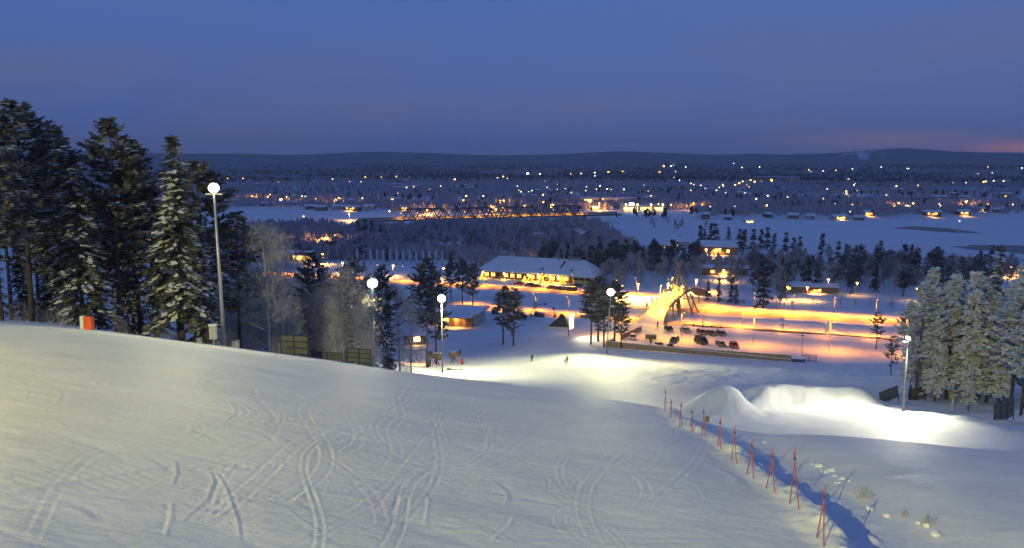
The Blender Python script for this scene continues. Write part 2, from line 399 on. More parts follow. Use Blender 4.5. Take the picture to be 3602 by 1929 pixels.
def hit(px, py, dmin=9.0, dmax=2600.0):
    r = ray(px, py); a, b = dmin, dmax
    for n in (140, 14, 14):
        ds = np.geomspace(a, b, n); z = EYE + r[2] / r[1] * ds; g = H(r[0] / r[1] * ds, ds); q = z < g
        if not q.any(): i = n - 1; break
        i = int(np.argmax(q))
        if i == 0: break
        a, b = ds[i - 1], ds[i]
    return Vector((r[0] / r[1] * ds[i], ds[i], g[i]))
def ground(x, y): return Vector((x, y, H(x, y)))
_feet = [hit((a[0] + b[0]) / 2, (a[1] + b[1]) / 2) for _, a, b in POLES]
PLINE = np.array([_feet[0][:2]] + [f[:2] for f in _feet] + [])
PLINE[0] = PLINE[1] + (PLINE[1] - PLINE[2]) / np.linalg.norm(PLINE[1] - PLINE[2]) * 12
# low snow banks beside roads / under the fence, the mound with the masts
EXTRA += [(-62, 372, 2.2, 48, 5, R(-20)), (60, 279, 3.0, 14, 6, R(-25)), (38, 286, 2.0, 9, 6, 0), (-35, 178, 1.6, 9, 7, 0), (18, 196, .8, 9, 5, 0), (92, 262, 1.0, 40, 3.0, R(-18)), (92, 239.5, 1.3, 46, 2.4, R(-21)), (88, 223.4, 1.0, 40, 1.3, R(-23.5)), (-20, 292, 1.2, 60, 3.0, R(-21))]

# ------------------------------------------------------------------ ground sheet
def build_ground():
    az = np.concatenate([np.linspace(-180, -40, 36)[:-1], np.linspace(-40, 40, 640), np.linspace(40, 180, 36)[1:]])
    def geo(a, b, q): return np.geomspace(a, b, int(math.log(b / a) / math.log(q)) + 1)
    rr = np.concatenate([[.0, 1.0, 3.0, 6.0, 9.0], geo(10.5, 75, 1.0052), geo(75, 130, 1.008)[1:], geo(130, 330, 1.010)[1:], geo(330, 11500, 1.030)[1:]])
    A, Q = np.meshgrid(np.radians(az), rr); X = Q * np.sin(A); Y = Q * np.cos(A)
    Z = H(X.ravel(), Y.ravel()).reshape(X.shape)
    # wind crust, ski tracks and tread marks on the piste close by
    near = (Q < 75) & (Q > 6) & (np.abs(A) < R(41)); xi = X[near]; yi = Y[near]; dz = np.zeros(xi.shape); fade = smooth(75, 45, np.hypot(xi, yi))
    ca, sa = math.cos(R(-9)), math.sin(R(-9)); xs = xi * ca + yi * sa; ys = -xi * sa + yi * ca
    dz += .05 * fbm(xs / 4.0, ys / 1.8, 4) + .014 * np.maximum(0, fbm(xs / 1.6 + 40, ys / .5, 3)) + .16 * fbm(xi / 7, yi / 5, 2)
    rr2 = random.Random(5)
    def groove(pts, w, dep, rim, fa=True, fb=True):
        P = np.array(pts); lo = P.min(0) - 1; hi = P.max(0) + 1
        m = np.where((xi > lo[0]) & (xi < hi[0]) & (yi > lo[1]) & (yi < hi[1]))[0]
        if not len(m): return
        xm = xi[m]; ym = yi[m]; bd = np.full(len(m), 1e9); sg = np.zeros(len(m)); en = np.zeros(len(m))
        n = len(P) - 1
        for k in range(n):
            ex, ey = P[k + 1] - P[k]; L = math.hypot(ex, ey) + 1e-9
            t = np.clip(((xm - P[k][0]) * ex + (ym - P[k][1]) * ey) / L / L, 0, 1)
            d_ = np.hypot(xm - P[k][0] - ex * t, ym - P[k][1] - ey * t); s_ = (xm - P[k][0]) * ey - (ym - P[k][1]) * ex
            q = d_ < bd; bd = np.where(q, d_, bd); sg = np.where(q, np.sign(s_), sg); en = np.where(q, (k + t) / n, en)
        env = (smooth(0, .18, en) if fa else (en > 1e-6) * 1.0) * (smooth(1, .8, en) if fb else 1.0)
        dz[m] += env * (-dep * np.exp(-(bd / w) ** 2) + rim * np.exp(-((bd * sg - 1.7 * w) / (.8 * w)) ** 2))
    for k in range(58):                      # long linked turns running down the piste
        px = rr2.uniform(-400, 2500); c = hit(px, rr2.uniform(1500, 1990), dmin=7, dmax=70); hd = R(90) - rr2.gauss(R(16), R(15))
        amp = rr2.uniform(.3, 3.0); wl = rr2.uniform(13, 30); ph = rr2.uniform(0, 6.28); L = rr2.uniform(12, 42); pair = rr2.uniform(.16, .42); w = rr2.uniform(.032, .05); dep = rr2.uniform(.003, .010); rim = rr2.uniform(.002, .009)
        n = int(L / .7)
        for off in (0, pair) if rr2.random() < .7 else (0,):
            pts = []
            for q in range(n + 1):
                s_ = L * q / n; lat = amp * math.sin(6.283 * s_ / wl + ph) + off
                pts.append((c.x + math.cos(hd) * s_ - math.sin(hd) * lat, c.y + math.sin(hd) * s_ + math.cos(hd) * lat))
            for q0 in range(0, n, 6): groove(pts[q0:q0 + 8], w * max(1, pts[q0][1] / 28), dep, rim, q0 == 0, q0 + 8 >= n)
    for k in range(320):                     # short skids across the fall line
        px = rr2.uniform(-150, 2600); py = rr2.uniform(1180, 1925)
        if px > 2300 + (py - 1440) * 1.0: continue
        c = hit(px, py, dmax=70)
        if c.y > 64: continue
        a0 = rr2.gauss(R(6), R(16)); L = rr2.uniform(.5, 2.4) * (.6 + c.y / 40); cu = rr2.gauss(0, .25); pts = []; x_, y_, a_ = c.x, c.y, a0
        for q in range(6): pts.append((x_, y_)); a_ += cu * L / 6; x_ += math.cos(a_) * L / 5; y_ += math.sin(a_) * L / 5
        groove(pts, rr2.uniform(.05, .14) * max(1, c.y / 22), rr2.uniform(.004, .014), rr2.uniform(.003, .012))
    # distinct S-shaped turns seen in the picture
    for lst in [[(170, 1355), (215, 1372), (226, 1390), (205, 1420)], [(95, 1365), (112, 1380), (98, 1400)], [(805, 1400), (835, 1440), (838, 1462), (790, 1490)],
                [(1205, 1400), (1235, 1425), (1170, 1450)], [(500, 1250), (515, 1270), (505, 1290)], [(600, 1315), (615, 1340)], [(625, 1610), (635, 1660), (615, 1720)],
                [(745, 1640), (765, 1690), (740, 1760), (630, 1850)], [(760, 1640), (800, 1700), (850, 1830), (862, 1910)], [(560, 1890), (585, 1820), (590, 1760)],
                [(1000, 1775), (1080, 1830), (1180, 1900)], [(1010, 1770), (1060, 1730), (1085, 1700)], [(1480, 1850), (1497, 1760), (1488, 1740)], [(860, 1790), (900, 1780), (1000, 1770)],
                [(1150, 1400), (1200, 1420)], [(1700, 1900), (1780, 1840), (1800, 1800)], [(700, 1830), (760, 1810), (810, 1770)]]:
        w = [hit(*p, dmax=72) for p in lst]; pts = []
        for a, b in zip(w[:-1], w[1:]):
            for t in np.linspace(0, 1, 6)[:-1]: pts.append((a.x + (b.x - a.x) * t, a.y + (b.y - a.y) * t))
        pts.append((w[-1].x, w[-1].y)); groove(pts, .05 * max(1, w[0].y / 26), .007, .013)
    # groomer tread: two corrugated bands
    for (p0, p1) in [((-60, 1790), (880, 1600)), ((-60, 1725), (700, 1590))]:
        a = hit(*p0, dmax=70); b = hit(*p1, dmax=70); ex, ey = b.x - a.x, b.y - a.y; L = math.hypot(ex, ey)
        al = ((xi - a.x) * ex + (yi - a.y) * ey) / L; ac = ((xi - a.x) * -ey + (yi - a.y) * ex) / L
        m = smooth(-.2, .6, al) * smooth(L, L - 5, al) * smooth(.42, .32, np.abs(ac))
        dz += m * (.016 * np.sin(al * 2 * math.pi / .30) * (.5 + fbm(xi / 1.3, yi / 1.3, 2)) - .02)
    # rough clods along the bank
    m2 = np.zeros(xi.shape)
    for a, b in zip(PLINE[:-1], PLINE[1:]):
        ex, ey = b - a; L = math.hypot(ex, ey); t = np.clip(((xi - a[0]) * ex + (yi - a[1]) * ey) / L / L, 0, 1)
        m2 = np.maximum(m2, np.exp(-(np.hypot(xi - a[0] - ex * t - ey / L * 1.5, yi - a[1] - ey * t + ex / L * 1.5) / 1.5) ** 2))
    dz += m2 * (.75 * np.maximum(0, fbm(xi / .75, yi / .75, 3) - .08) + .14 * fbm(xi / .35, yi / .35, 2))
    Z[near] += dz * fade
    # uncut snow at the right edge and past the park
    rough = ((Q > 85) & (Q < 215) & (np.abs(A) < R(40))); xr = X[rough]; yr = Y[rough]
    wr = np.maximum(smooth(46, 56, xr) * smooth(150, 120, yr), smooth(118, 135, yr) * smooth(190, 178, yr) * smooth(14, 34, xr))
    Z[rough] += wr * (.75 * np.maximum(-.1, fbm(xr / 3.4, yr / 2.6, 4)))
    V = np.stack([X, Y, Z], -1).reshape(-1, 3); nr, na = X.shape
    i = (np.arange(nr - 1)[:, None] * na + np.arange(na - 1)[None, :]).ravel()
    F = np.stack([i, i + na, i + na + 1, i + 1], 1)
    me = np_mesh('ground', V, F, M_SNOWG, smoothed=True)
    fx = X.ravel(); fy = Y.ravel(); fr = np.hypot(fx, fy); fa = np.degrees(np.arctan2(fx, fy))
    forest = smooth(900, 2400, fr) * np.clip(.62 + .38 * smooth(1800, 3200, fr) + .9 * fbm(fx / 420, fy / 260, 4) * smooth(6000, 1500, fr), 0, 1)
    piste = np.exp(-((fa - 23.6) / 1.1) ** 2) * smooth(4900, 5400, fr) * smooth(7000, 6300, fr) * smooth(-.05, .12, fbm(fa * 3.0, fr / 900, 3))
    forest = np.clip(forest - piste * .8, 0, 1)
    me.attributes.new('forest', 'FLOAT', 'POINT').data.foreach_set('value', forest.astype(np.float32))
    return tag(link('ground', me), 'snow covered ski slope falling to the wide valley floor', None, None, 'structure')
build_ground()

# ------------------------------------------------------------------ river
def flat_poly(name, pts, z, m, label=None, kind='structure'):
    me = bpy.data.meshes.new(name); me.from_pydata([(p[0], p[1], z) for p in pts], [], [tuple(range(len(pts)))]); me.materials.append(m); me.update()
    return tag(link(name, me), label, None, None, kind)
cen = RIV.mean(0)
flat_poly('river', [tuple(p) for p in (RIV + np.sign(RIV - cen) * np.array([0, 14]))], -3.0, M_ICE, 'wide snow covered frozen river')
flat_poly('open_water', [at_z(x, y, -2.99)[:2] for x, y in [(3138, 804), (3200, 797), (3300, 801), (3400, 812), (3455, 820), (3400, 821), (3300, 816), (3200, 808)]], -2.94, M_WATER, 'dark open lead in the frozen river')
flat_poly('open_water', [at_z(x, y, -2.99)[:2] for x, y in [(3150, 872), (3290, 868), (3405, 867), (3408, 862), (3700, 866), (3800, 930), (3602, 925), (3500, 900), (3380, 890), (3250, 879)]], -2.94, M_WATER, 'broad dark open water along the near river bank')
flat_poly('open_water', [at_z(x, y, -2.99)[:2] for x, y in [(1610, 793), (1750, 798), (1880, 800), (1960, 806), (1880, 815), (1740, 818), (1620, 812)]], -2.94, M_WATER, 'dark open water below the truss bridge')
flat_poly('open_water', [at_z(x, y, -2.99)[:2] for x, y in [(2030, 803), (2200, 804), (2205, 808), (2040, 808)]], -2.94, M_WATER, 'thin dark strip of open water between spruces')

# ------------------------------------------------------------------ roads and car park
def strip(name, pts, w, z, m, label):
    pts = [Vector((p[0], p[1], 0)) for p in pts]; dense = []
    for a, b in zip(pts[:-1], pts[1:]):
        n = max(2, int((b - a).length / 4))
        dense += [a.lerp(b, i / n) for i in range(n)]
    dense.append(pts[-1]); vs = []
    for i, p in enumerate(dense):
        t = (dense[min(i + 1, len(dense) - 1)] - dense[max(i - 1, 0)]).normalized(); nrm = Vector((-t.y, t.x, 0))
        for s in (-1, -.4, .4, 1):
            q = p + nrm * w * .5 * s; vs.append((q.x, q.y, H(q.x, q.y) + z))
    fs = [(i * 4 + k, i * 4 + k + 1, i * 4 + k + 5, i * 4 + k + 4) for i in range(len(dense) - 1) for k in range(3)]
    me = bpy.data.meshes.new(name); me.from_pydata(vs, [], fs); me.materials.append(m); me.update()
    return tag(link(name, me), label, None, None, 'structure')
ROAD_A = [(-150, 369), (-127, 360), (-60, 336), (0, 313), (48, 296), (85, 283)]
ROAD_A2 = [(40, 271), (66, 263), (116, 246), (170, 228), (230, 208)]
ROAD_B = [(-70, 300), (-11, 272), (23, 254), (60, 239), (106, 219), (150, 199)]
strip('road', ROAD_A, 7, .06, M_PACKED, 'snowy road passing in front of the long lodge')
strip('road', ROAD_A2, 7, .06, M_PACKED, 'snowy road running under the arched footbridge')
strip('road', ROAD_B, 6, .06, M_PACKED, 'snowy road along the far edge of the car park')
LOT = [(26, 214), (24, 232), (45, 238), (100, 214), (135, 196), (120, 172), (72, 190)]
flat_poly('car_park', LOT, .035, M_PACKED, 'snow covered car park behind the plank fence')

# ------------------------------------------------------------------ lamps
def spot(name, loc, aim, power, col, size=120, blend=.6, radius=.25, parent=None, point=False):
    l = bpy.data.lights.new(name, 'POINT' if point else 'SPOT'); l.energy = power; l.color = col; l.shadow_soft_size = radius
    if not point: l.spot_size = R(size); l.spot_blend = blend
    o = bpy.data.objects.new(name, l); COL.objects.link(o)
    o.location = loc
    d = Vector(aim) - Vector(loc); o.rotation_euler = d.to_track_quat('-Z', 'Y').to_euler()
    if parent is not None:
        o.parent = parent; o.matrix_parent_inverse = Matrix.LocRotScale(parent.location, parent.rotation_euler, parent.scale).inverted()
    return o
def flood_mast(label, base, h, aim, power, col, r=.6, size=125, lean=0.0, wood=False, blend=.7, face=None):
    t = thing('floodlight_mast', label, 'floodlight', base)
    m = MB(); m.tube([(0, 0, -1.5), (lean * .5, 0, h * .5), (lean, 0, h)], .17, .10, 8); m.build('pole', M_WOOD if wood else M_STEEL, t, True)
    m = MB(); m.box((lean, 0, h - .25), (1.3, .12, .12)); m.build('crossarm', M_STEEL, t)
    top = Vector((lean, 0, h + .25)); d = ((face or Vector(aim)) - (Vector(base) + top)).normalized()
    q = d.to_track_quat('Z', 'Y').to_matrix()
    m = MB(); ring = []
    prof = [(-.55, .25), (-.5, .55), (0, .92), (.12, 1.0), (.12, .94)]
    n = 14; vs = [q @ Vector((r * rad * math.cos(2 * math.pi * k / n), r * rad * math.sin(2 * math.pi * k / n), r * zz)) + top for zz, rad in prof for k in range(n)]
    m.add(vs, [(i * n + k, i * n + (k + 1) % n, (i + 1) * n + (k + 1) % n, (i + 1) * n + k) for i in range(len(prof) - 1) for k in range(n)] + [tuple(range(n))[::-1]])
    hd = m.build('lamp_housing', M_STEEL, t, True)
    m = MB(); prof = [(.10, .95), (.34, .84), (.55, .55), (.64, .01)]
    vs = [q @ Vector((r * rad * math.cos(2 * math.pi * k / n), r * rad * math.sin(2 * math.pi * k / n), r * zz)) + top for zz, rad in prof for k in range(n)]
    m.add(vs, [(i * n + k, i * n + (k + 1) % n, (i + 1) * n + (k + 1) % n, (i + 1) * n + k) for i in range(len(prof) - 1) for k in range(n)])
    m.build('lamp_glass', M_LFLOOD, hd, True)
    spot('floodlight_beam', Vector(base) + top + d * (r * 1.25), aim, power, col, size, blend, r * .35, t)
    return t
def mast_px(label, px, py_top, d, aim, power, col, r=.6, size=125, base_px=None, **kw):
    top = at_d(px, py_top, d); bx = at_d(base_px or px, py_top, d).x
    b = ground(bx, d); return flood_mast(label, b, top.z - b.z, aim, power, col, r, size, lean=top.x - bx, **kw)
mast_px('tall floodlight mast beside the big snowy spruce at the slope edge', 752, 672, 62, (-14, 40, 38), 5000, HALIDE, .43, 130, base_px=761)
mast_px('floodlight mast behind the grey barrier, in front of dark pines', 1310, 1003, 105, (-9, 78, 26), 7000, HALIDE, .72, 150, base_px=1307)
mast_px('floodlight mast next to the lift gantry and orange lit hut', 1553, 1055, 166, (0, 178, 3), 34000, (1, .96, .50), .88, 172, face=Vector((10, 60, 40)))
mast_px('floodlight mast among the pine clump by the car park', 2148, 1032, 197, (15, 162, 5), 42000, (1, .96, .46), .95, 144, face=Vector((10, 60, 40)), base_px=2137)
mast_px('slim floodlight mast beside the frosted spruces, lighting the snow park', 3195, 1196, 97, (37, 90, 18), 26000, (1, .96, .66), .34, 132)
# two more masts of the same row stand outside the picture, to the left of and behind the viewer
flood_mast('wooden floodlight mast left of the slope, outside the picture', ground(-33, 17), 13, (-17, 34, 36), 13000, (1, .82, .06), .5, 118, wood=True)
flood_mast('wooden floodlight mast up the slope behind the viewer', ground(-45, -60), 24, (18, 34, 36), 330000, (1, .93, .28), .5, 80, wood=True)

def street_lamp(label, base, h, power, col=WARM, glass=None, group=None, arm=1.2, rz=0.0, size=112, bulb=.26, wide=False, pole=True, pr=.09):
    t = thing('street_lamp', label, 'street lamp', base, rz, group)
    m = MB(); m.tube([(0, 0, -.3), (0, 0, h)], pr, pr * .7, 6); m.build('pole', M_STEEL, t, True)
    if arm: m = MB(); m.tube([(0, 0, h - .3), (arm * .5, 0, h + .1), (arm, 0, h + .12)], .06, .05, 5); m.build('arm', M_STEEL, t)
    m = MB(); m.box((arm, 0, h + .17), (.75, .34, .16), taper=.75); hd = m.build('lamp_head', M_DSTEEL, t)
    m = MB(); m.ball((arm, 0, h + .02), (bulb * 1.3, bulb, bulb * .62), nu=8, nv=5); m.build('lamp_glass', glass or M_LSOD, hd, True)
    if power:
        p = Vector(base) + Matrix.Rotation(rz, 3, 'Z') @ Vector((arm, 0, h - bulb * .7))
        spot('street_light', p, p - Vector((0, 0, 5)), power, col, size, .8, .3, t)
    return t
def along(line, s0, step, n):
    out = []; P = [Vector((a, b, 0)) for a, b in line]; seg = [(P[i + 1] - P[i]).length for i in range(len(P) - 1)]
    for k in range(n):
        s = s0 + step * k; i = 0
        while i < len(seg) - 1 and s > seg[i]: s -= seg[i]; i += 1
        t = (P[i + 1] - P[i]).normalized(); out.append((P[i] + t * s, t))
    return out
ROADW = (1.0, .33, .01)  # road rows hold extra added lamps so the lit pools join into bands
for k, (p, t) in enumerate(along(ROAD_A, 22, 12.5, 17)):
    nrm = Vector((-t.y, t.x, 0)); q = p + nrm * 4.2
    street_lamp('sodium street lamp on the road in front of the long lodge', ground(q.x, q.y), 6.5, 11000, ROADW, group='street lamps along the lodge road', arm=2.0, rz=math.atan2(-nrm.y, -nrm.x), size=124, bulb=.16)
for k, (p, t) in enumerate(along(ROAD_B, 60, 12.5, 4)):
    nrm = Vector((-t.y, t.x, 0)); q = p + nrm * 3.6
    street_lamp('sodium street lamp on the road behind the snow lance', ground(q.x, q.y), 6, 10000, ROADW, group='street lamps behind the snow lances', arm=1.8, rz=math.atan2(-nrm.y, -nrm.x), size=124, bulb=.16)
for k, (p, t) in enumerate(along(ROAD_A2, 30, 12.5, 13)):
    nrm = Vector((-t.y, t.x, 0)); q = p + nrm * 4.4
    street_lamp('sodium street lamp on the road beyond the car park', ground(q.x, q.y), 6.5, 12000, ROADW, group='street lamps along the road under the footbridge', arm=2.0, rz=math.atan2(-nrm.y, -nrm.x), size=150, bulb=.18)
for k, (p, t) in enumerate(along(ROAD_B, 118, 12.0, 11)):
    nrm = Vector((-t.y, t.x, 0)); q = p + nrm * 3.6
    street_lamp('sodium street lamp along the far edge of the car park', ground(q.x, q.y), 5.5, 8000, ROADW, group='street lamps at the far edge of the car park', arm=1.8, rz=math.atan2(-nrm.y, -nrm.x), size=150, bulb=.16)
for x, y, lb in [(30, 225, 'tall sodium lamp at the end of the car park near the short fence'), (48, 219, 'added tall sodium lamp between the car park rows'), (66, 211, 'tall sodium lamp behind the dark van'), (84, 204, 'added tall sodium lamp right of the red car'), (102, 197, 'tall sodium lamp at the empty end of the car park'), (122, 188, 'tall sodium lamp beyond the car park near the frosted spruces')]:  # lamps between the rows and by the red car added to even the glow
    street_lamp(lb, ground(x, y), 8, 6200, (1.0, .33, .0), arm=1.0, rz=R(-60), size=168, bulb=.16)

# ------------------------------------------------------------------ buildings
def house(name, label, cat, loc, rz, w, d, h, pitch, wall, wins=(), over=.5, group=None, hip=0.0, snow=.28, door=None, chimney=False, winmat=None, glow=0):
    """w along local x (front faces -y), roof ridge along x"""
    t = thing(name, label, cat, loc, rz, group)
    rh = (d / 2 + over) * math.tan(R(pitch))
    m = MB(); m.box((0, 0, h / 2 - .5), (w, d, h + 1.0))
    gh = d / 2 * math.tan(R(pitch))
    if not hip:
        for s in (-1, 1): m.add([(s * w / 2, -d / 2, h), (s * w / 2, d / 2, h), (s * w / 2, 0, h + gh)], [(0, 1, 2)])
    m.build('wall', wall, t)
    def roof(th, ex, z0, nm, mt, par, sm=False):
        W_, D_ = w / 2 + over + ex, d / 2 + over + ex; e = hip
        a = [(-W_, -D_, z0), (W_, -D_, z0), (W_, D_, z0), (-W_, D_, z0), (-W_ + e, 0, z0 + rh), (W_ - e, 0, z0 + rh)]
        vs = a + [(x, y, z + th) for x, y, z in a]
        fs = [(6, 7, 11, 10), (8, 9, 10, 11), (7, 8, 11), (9, 6, 10), (1, 0, 4, 5), (3, 2, 5, 4), (2, 1, 5), (0, 3, 4), (0, 1, 7, 6), (1, 2, 8, 7), (2, 3, 9, 8), (3, 0, 6, 9)]
        q = MB(); q.add(vs, fs); return q.build(nm, mt, par)
    z0 = h - over * math.tan(R(pitch)) + .02
    rf = roof(.12, 0, z0, 'roof', M_DARKWALL, t); roof(snow, .08, z0 + .124, 'roof_snow', M_SNOW, rf)
    if chimney: q = MB(); q.box((w * .2, d * .12, h + rh + .1), (.7, .7, 1.6)); q.box((w * .2, d * .12, h + rh + 1.0), (.8, .8, .25)); q.build('chimney', M_CONC, rf)
    for (sx, zz, ww, hh, side, lit) in wins:
        q = MB(); lt = winmat or M_LWIN
        if side == 'f': c = (sx * w / 2, -d / 2 - .03, zz); dm = (ww, .06, hh); fr = (ww + .25, .05, hh + .25)
        elif side == 'r': c = (w / 2 + .03, sx * d / 2, zz); dm = (.06, ww, hh); fr = (.05, ww + .25, hh + .25)
        else: c = (-w / 2 - .03, sx * d / 2, zz); dm = (.06, ww, hh); fr = (.05, ww + .25, hh + .25)
        q.box(c, fr); f = q.build('window', M_WHITE, t); q = MB()
        c2 = tuple(ci * (1 + .0) + (off) for ci, off in zip(c, {'f': (0, -.03, 0), 'r': (.03, 0, 0), 'l': (-.03, 0, 0)}[side]))
        q.box(c2, dm); q.build('pane', lt if lit else M_GLASS, f)
    if door: q = MB(); q.box((door * w / 2, -d / 2 - .04, 1.05), (1.1, .08, 2.1)); q.build('door', M_REDWALL, t)
    if glow:
        p = Vector(loc) + Matrix.Rotation(rz, 3, 'Z') @ Vector((0, -d / 2 - 1.2, h * .8))
        spot('wall_light', p, p - Vector((0, 0, 1)), glow, WARM, 150, .5, .3, t)
    return t

# --- the long lodge with the lit veranda
def lodge():
    A = Vector((-13.5, 345, 0)); B = Vector((34, 325, 0)); ax = (B - A); L = ax.length; rz = math.atan2(ax.y, ax.x); mid = (A + B) / 2
    t = thing('lodge', 'long red lodge with snowy hip roof and brightly lit veranda', 'lodge', (mid.x, mid.y, H(mid.x, mid.y)), rz)
    D = 13.0; hh = 3.6
    m = MB(); m.box((0, D / 2, hh / 2 - .5), (L - 2, D, hh + 1)); m.build('wall', M_REDWALL, t)
    m = MB(); m.box((L / 2 - 4, -1.8, 1.35), (9.0, 3.8, 3.6)); m.build('bay', M_YELWALL, t)
    def hip(x0, x1, y0, y1, z, rise, ein, th, nm, mt, par, yb=.5):
        ym = y0 + (y1 - y0) * yb
        a = [(x0, y0, z), (x1, y0, z), (x1, y1, z), (x0, y1, z), (x0 + ein, ym, z + rise), (x1 - ein, ym, z + rise)]
        vs = a + [(x, y, q + th) for x, y, q in a]
        q = MB(); q.add(vs, [(6, 7, 11, 10), (8, 9, 10, 11), (7, 8, 11), (9, 6, 10), (1, 0, 4, 5), (3, 2, 5, 4), (2, 1, 5), (0, 3, 4), (0, 1, 7, 6), (1, 2, 8, 7), (2, 3, 9, 8), (3, 0, 6, 9)]); return q.build(nm, mt, par)
    rf = hip(-L / 2 - .6, L / 2 + .5, -3.6, D + 1.2, hh - .35, 5.4, 6.5, .15, 'roof', M_DARKWALL, t, .56)
    hip(-L / 2 - .75, L / 2 + .65, -3.75, D + 1.35, hh - .19, 5.4, 6.5, .42, 'roof_snow', M_SNOW, rf, .56)
    rf2 = hip(L / 2 - 9.5, L / 2 + 1.6, -5.2, 4.5, hh - .40, 3.4, 3.6, .15, 'bay_roof', M_DARKWALL, t)
    hip(L / 2 - 9.7, L / 2 + 1.8, -5.4, 4.7, hh - .24, 3.4, 3.6, .42, 'bay_roof_snow', M_SNOW, rf2)
    for x in (3.5, 16.5):                                        # small dormers
        q = MB(); q.prism([(x - 1.3, 0, 4.6), (x + 1.3, 0, 4.6), (x, 0, 5.9)], (0, -1.2, 0), (0, 2.2, 0)); d_ = q.build('dormer', M_DARKWALL, rf)
        q = MB(); q.add([(x - 1.7, -1.5, 4.75), (x, -1.5, 6.15), (x + 1.7, -1.5, 4.75), (x - 1.7, 2.4, 4.85), (x, 2.4, 6.3), (x + 1.7, 2.4, 4.85)], [(0, 1, 4, 3), (1, 2, 5, 4)]); q.build('dormer_snow', M_SNOW, d_)
    q = MB(); q.prism([(10.2, -1.0, 4.95), (10.9, -1.0, 4.95), (12.2, 4.6, 8.55), (11.5, 4.6, 8.55)], (0, 0, 0), (0, 0, .22)); q.build('roof_ladder', M_DSTEEL, rf)
    for x in (8, 13, 15.5, 17.5):
        q = MB(); q.box((x, 6.0, 9.1), (.9, .9, 1.6)); q.box((x, 6.0, 9.98), (1.0, 1.0, .25)); q.build('chimney', M_CONC, rf)
    for k in range(14):
        x = -L / 2 + 1.0 + k * (L - 11.5) / 13
        q = MB(); q.tube([(x, -3.0, -.6), (x, -3.0, hh - .38)], .16, .15, 8); q.build('veranda_post', M_LOG, t, True)
    for k in range(13):
        x = -L / 2 + 2.6 + k * (L - 11.5) / 13; lit = k not in (2, 6, 9)
        q = MB(); q.box((x, -.05, 1.65), (1.9, .1, 1.7)); f = q.build('window', M_WHITE, t)
        for s in (-.47, .47):
            q = MB(); q.box((x + s, -.13, 1.65), (.84, .06, 1.5)); q.build('pane', M_LWIN if lit else M_GLASS, f)
    for s in (-2.6, 0, 2.6):
        q = MB(); q.box((L / 2 - 4 + s, -3.74, 2.3), (2.1, .08, 1.0)); q.build('bay_window', M_GLASS, t)
    for x in (-L / 2 + 2, -L / 2 + 12, -2.5, 2.2, 7.5, 11):
        q = MB(); q.ball((x, -2.7, 2.65), (.42, .42, .5), nu=8, nv=6); q.build('wall_lantern', M_LWARM, t, True)
        spot('veranda_light', t.matrix_basis @ Vector((x, -2.2, 2.2)), t.matrix_basis @ Vector((x, -2.6, 0)), 900, (1, .55, .12), 160, .6, .3, t)
    q = MB(); q.box((-L / 2 + 14, -2.2, .55), (18, .1, .12)); q.box((-L / 2 + 14, -2.2, .95), (18, .1, .12)); q.build('railing', M_LOG, t)
    return t, rz, L
LODGE, LRZ, LLEN = lodge()
LM = Matrix.Translation(LODGE.location) @ Matrix.Rotation(LRZ, 4, 'Z')
# lit decorations in front of the lodge
def garland_tree(label, p, h):
    t = thing('lit_garden_tree', label, 'garden tree', p)
    m = MB(); m.tube([(0, 0, -.2), (0, 0, h * .3)], .08, .06, 6); m.build('trunk', M_BARK, t)
    m = MB()
    for k in range(150):
        z = random.random() ** 1.3; a = random.uniform(0, 6.28); r_ = (1 - z) * h * .34 + .05; zz = h * .12 + z * h * .88
        m.ball((r_ * math.cos(a), r_ * math.sin(a), zz), .09, nu=4, nv=3)
    m.build('string_lights', M_LYEL, t)
    m = MB(); n = 9
    for j, (r_, z) in enumerate([(h * .30, .15), (h * .22, .45), (h * .12, .72)]):
        m.add([(r_ * math.cos(6.28 * k / n), r_ * math.sin(6.28 * k / n), h * z - (.1 if k % 2 else 0)) for k in range(n)] + [(0, 0, h * (z + .33))], [(k, (k + 1) % n, n) for k in range(n)])
    m.build('crown', M_NEEDLE, t); return t
for k, (lx, hh) in enumerate([(-3.2, 2.6), (-.6, 3.4), (4.6, 3.6), (9.2, 3.2), (14.2, 3.8), (-22.5, 2.8)]):
    p = LM @ Vector((lx, -5.0 - .3 * k % 2, 0)); garland_tree('small conifer wrapped in yellow lights, %s along the lodge front' % (NTH[k] if k < 5 else 'alone at the far gable'), ground(p.x, p.y), hh)
p = LM @ Vector((6.9, -6, 0)); t = thing('light_ring', 'standing wreath of yellow lights in front of the lodge', 'decoration', ground(p.x, p.y), LRZ)
m = MB(); m.tube([(1.6 * math.cos(6.2832 * k / 24), 0, 1.75 + 1.6 * math.sin(6.2832 * k / 24)) for k in range(25)], .14, .14, 5, cap=False); m.build('ring', M_LYEL, t)
m = MB(); m.box((0, 0, .05), (1.6, .5, .24)); m.build('foot', M_DSTEEL, t)
for k, lx in enumerate((6.9, 1.5, 12)):
    p = LM @ Vector((lx, -7.2, 1.2)); spot('garland_glow', p, p - Vector((0, 0, 1)), 650, (1, .60, .06), 60, .5, .5, LODGE, True)

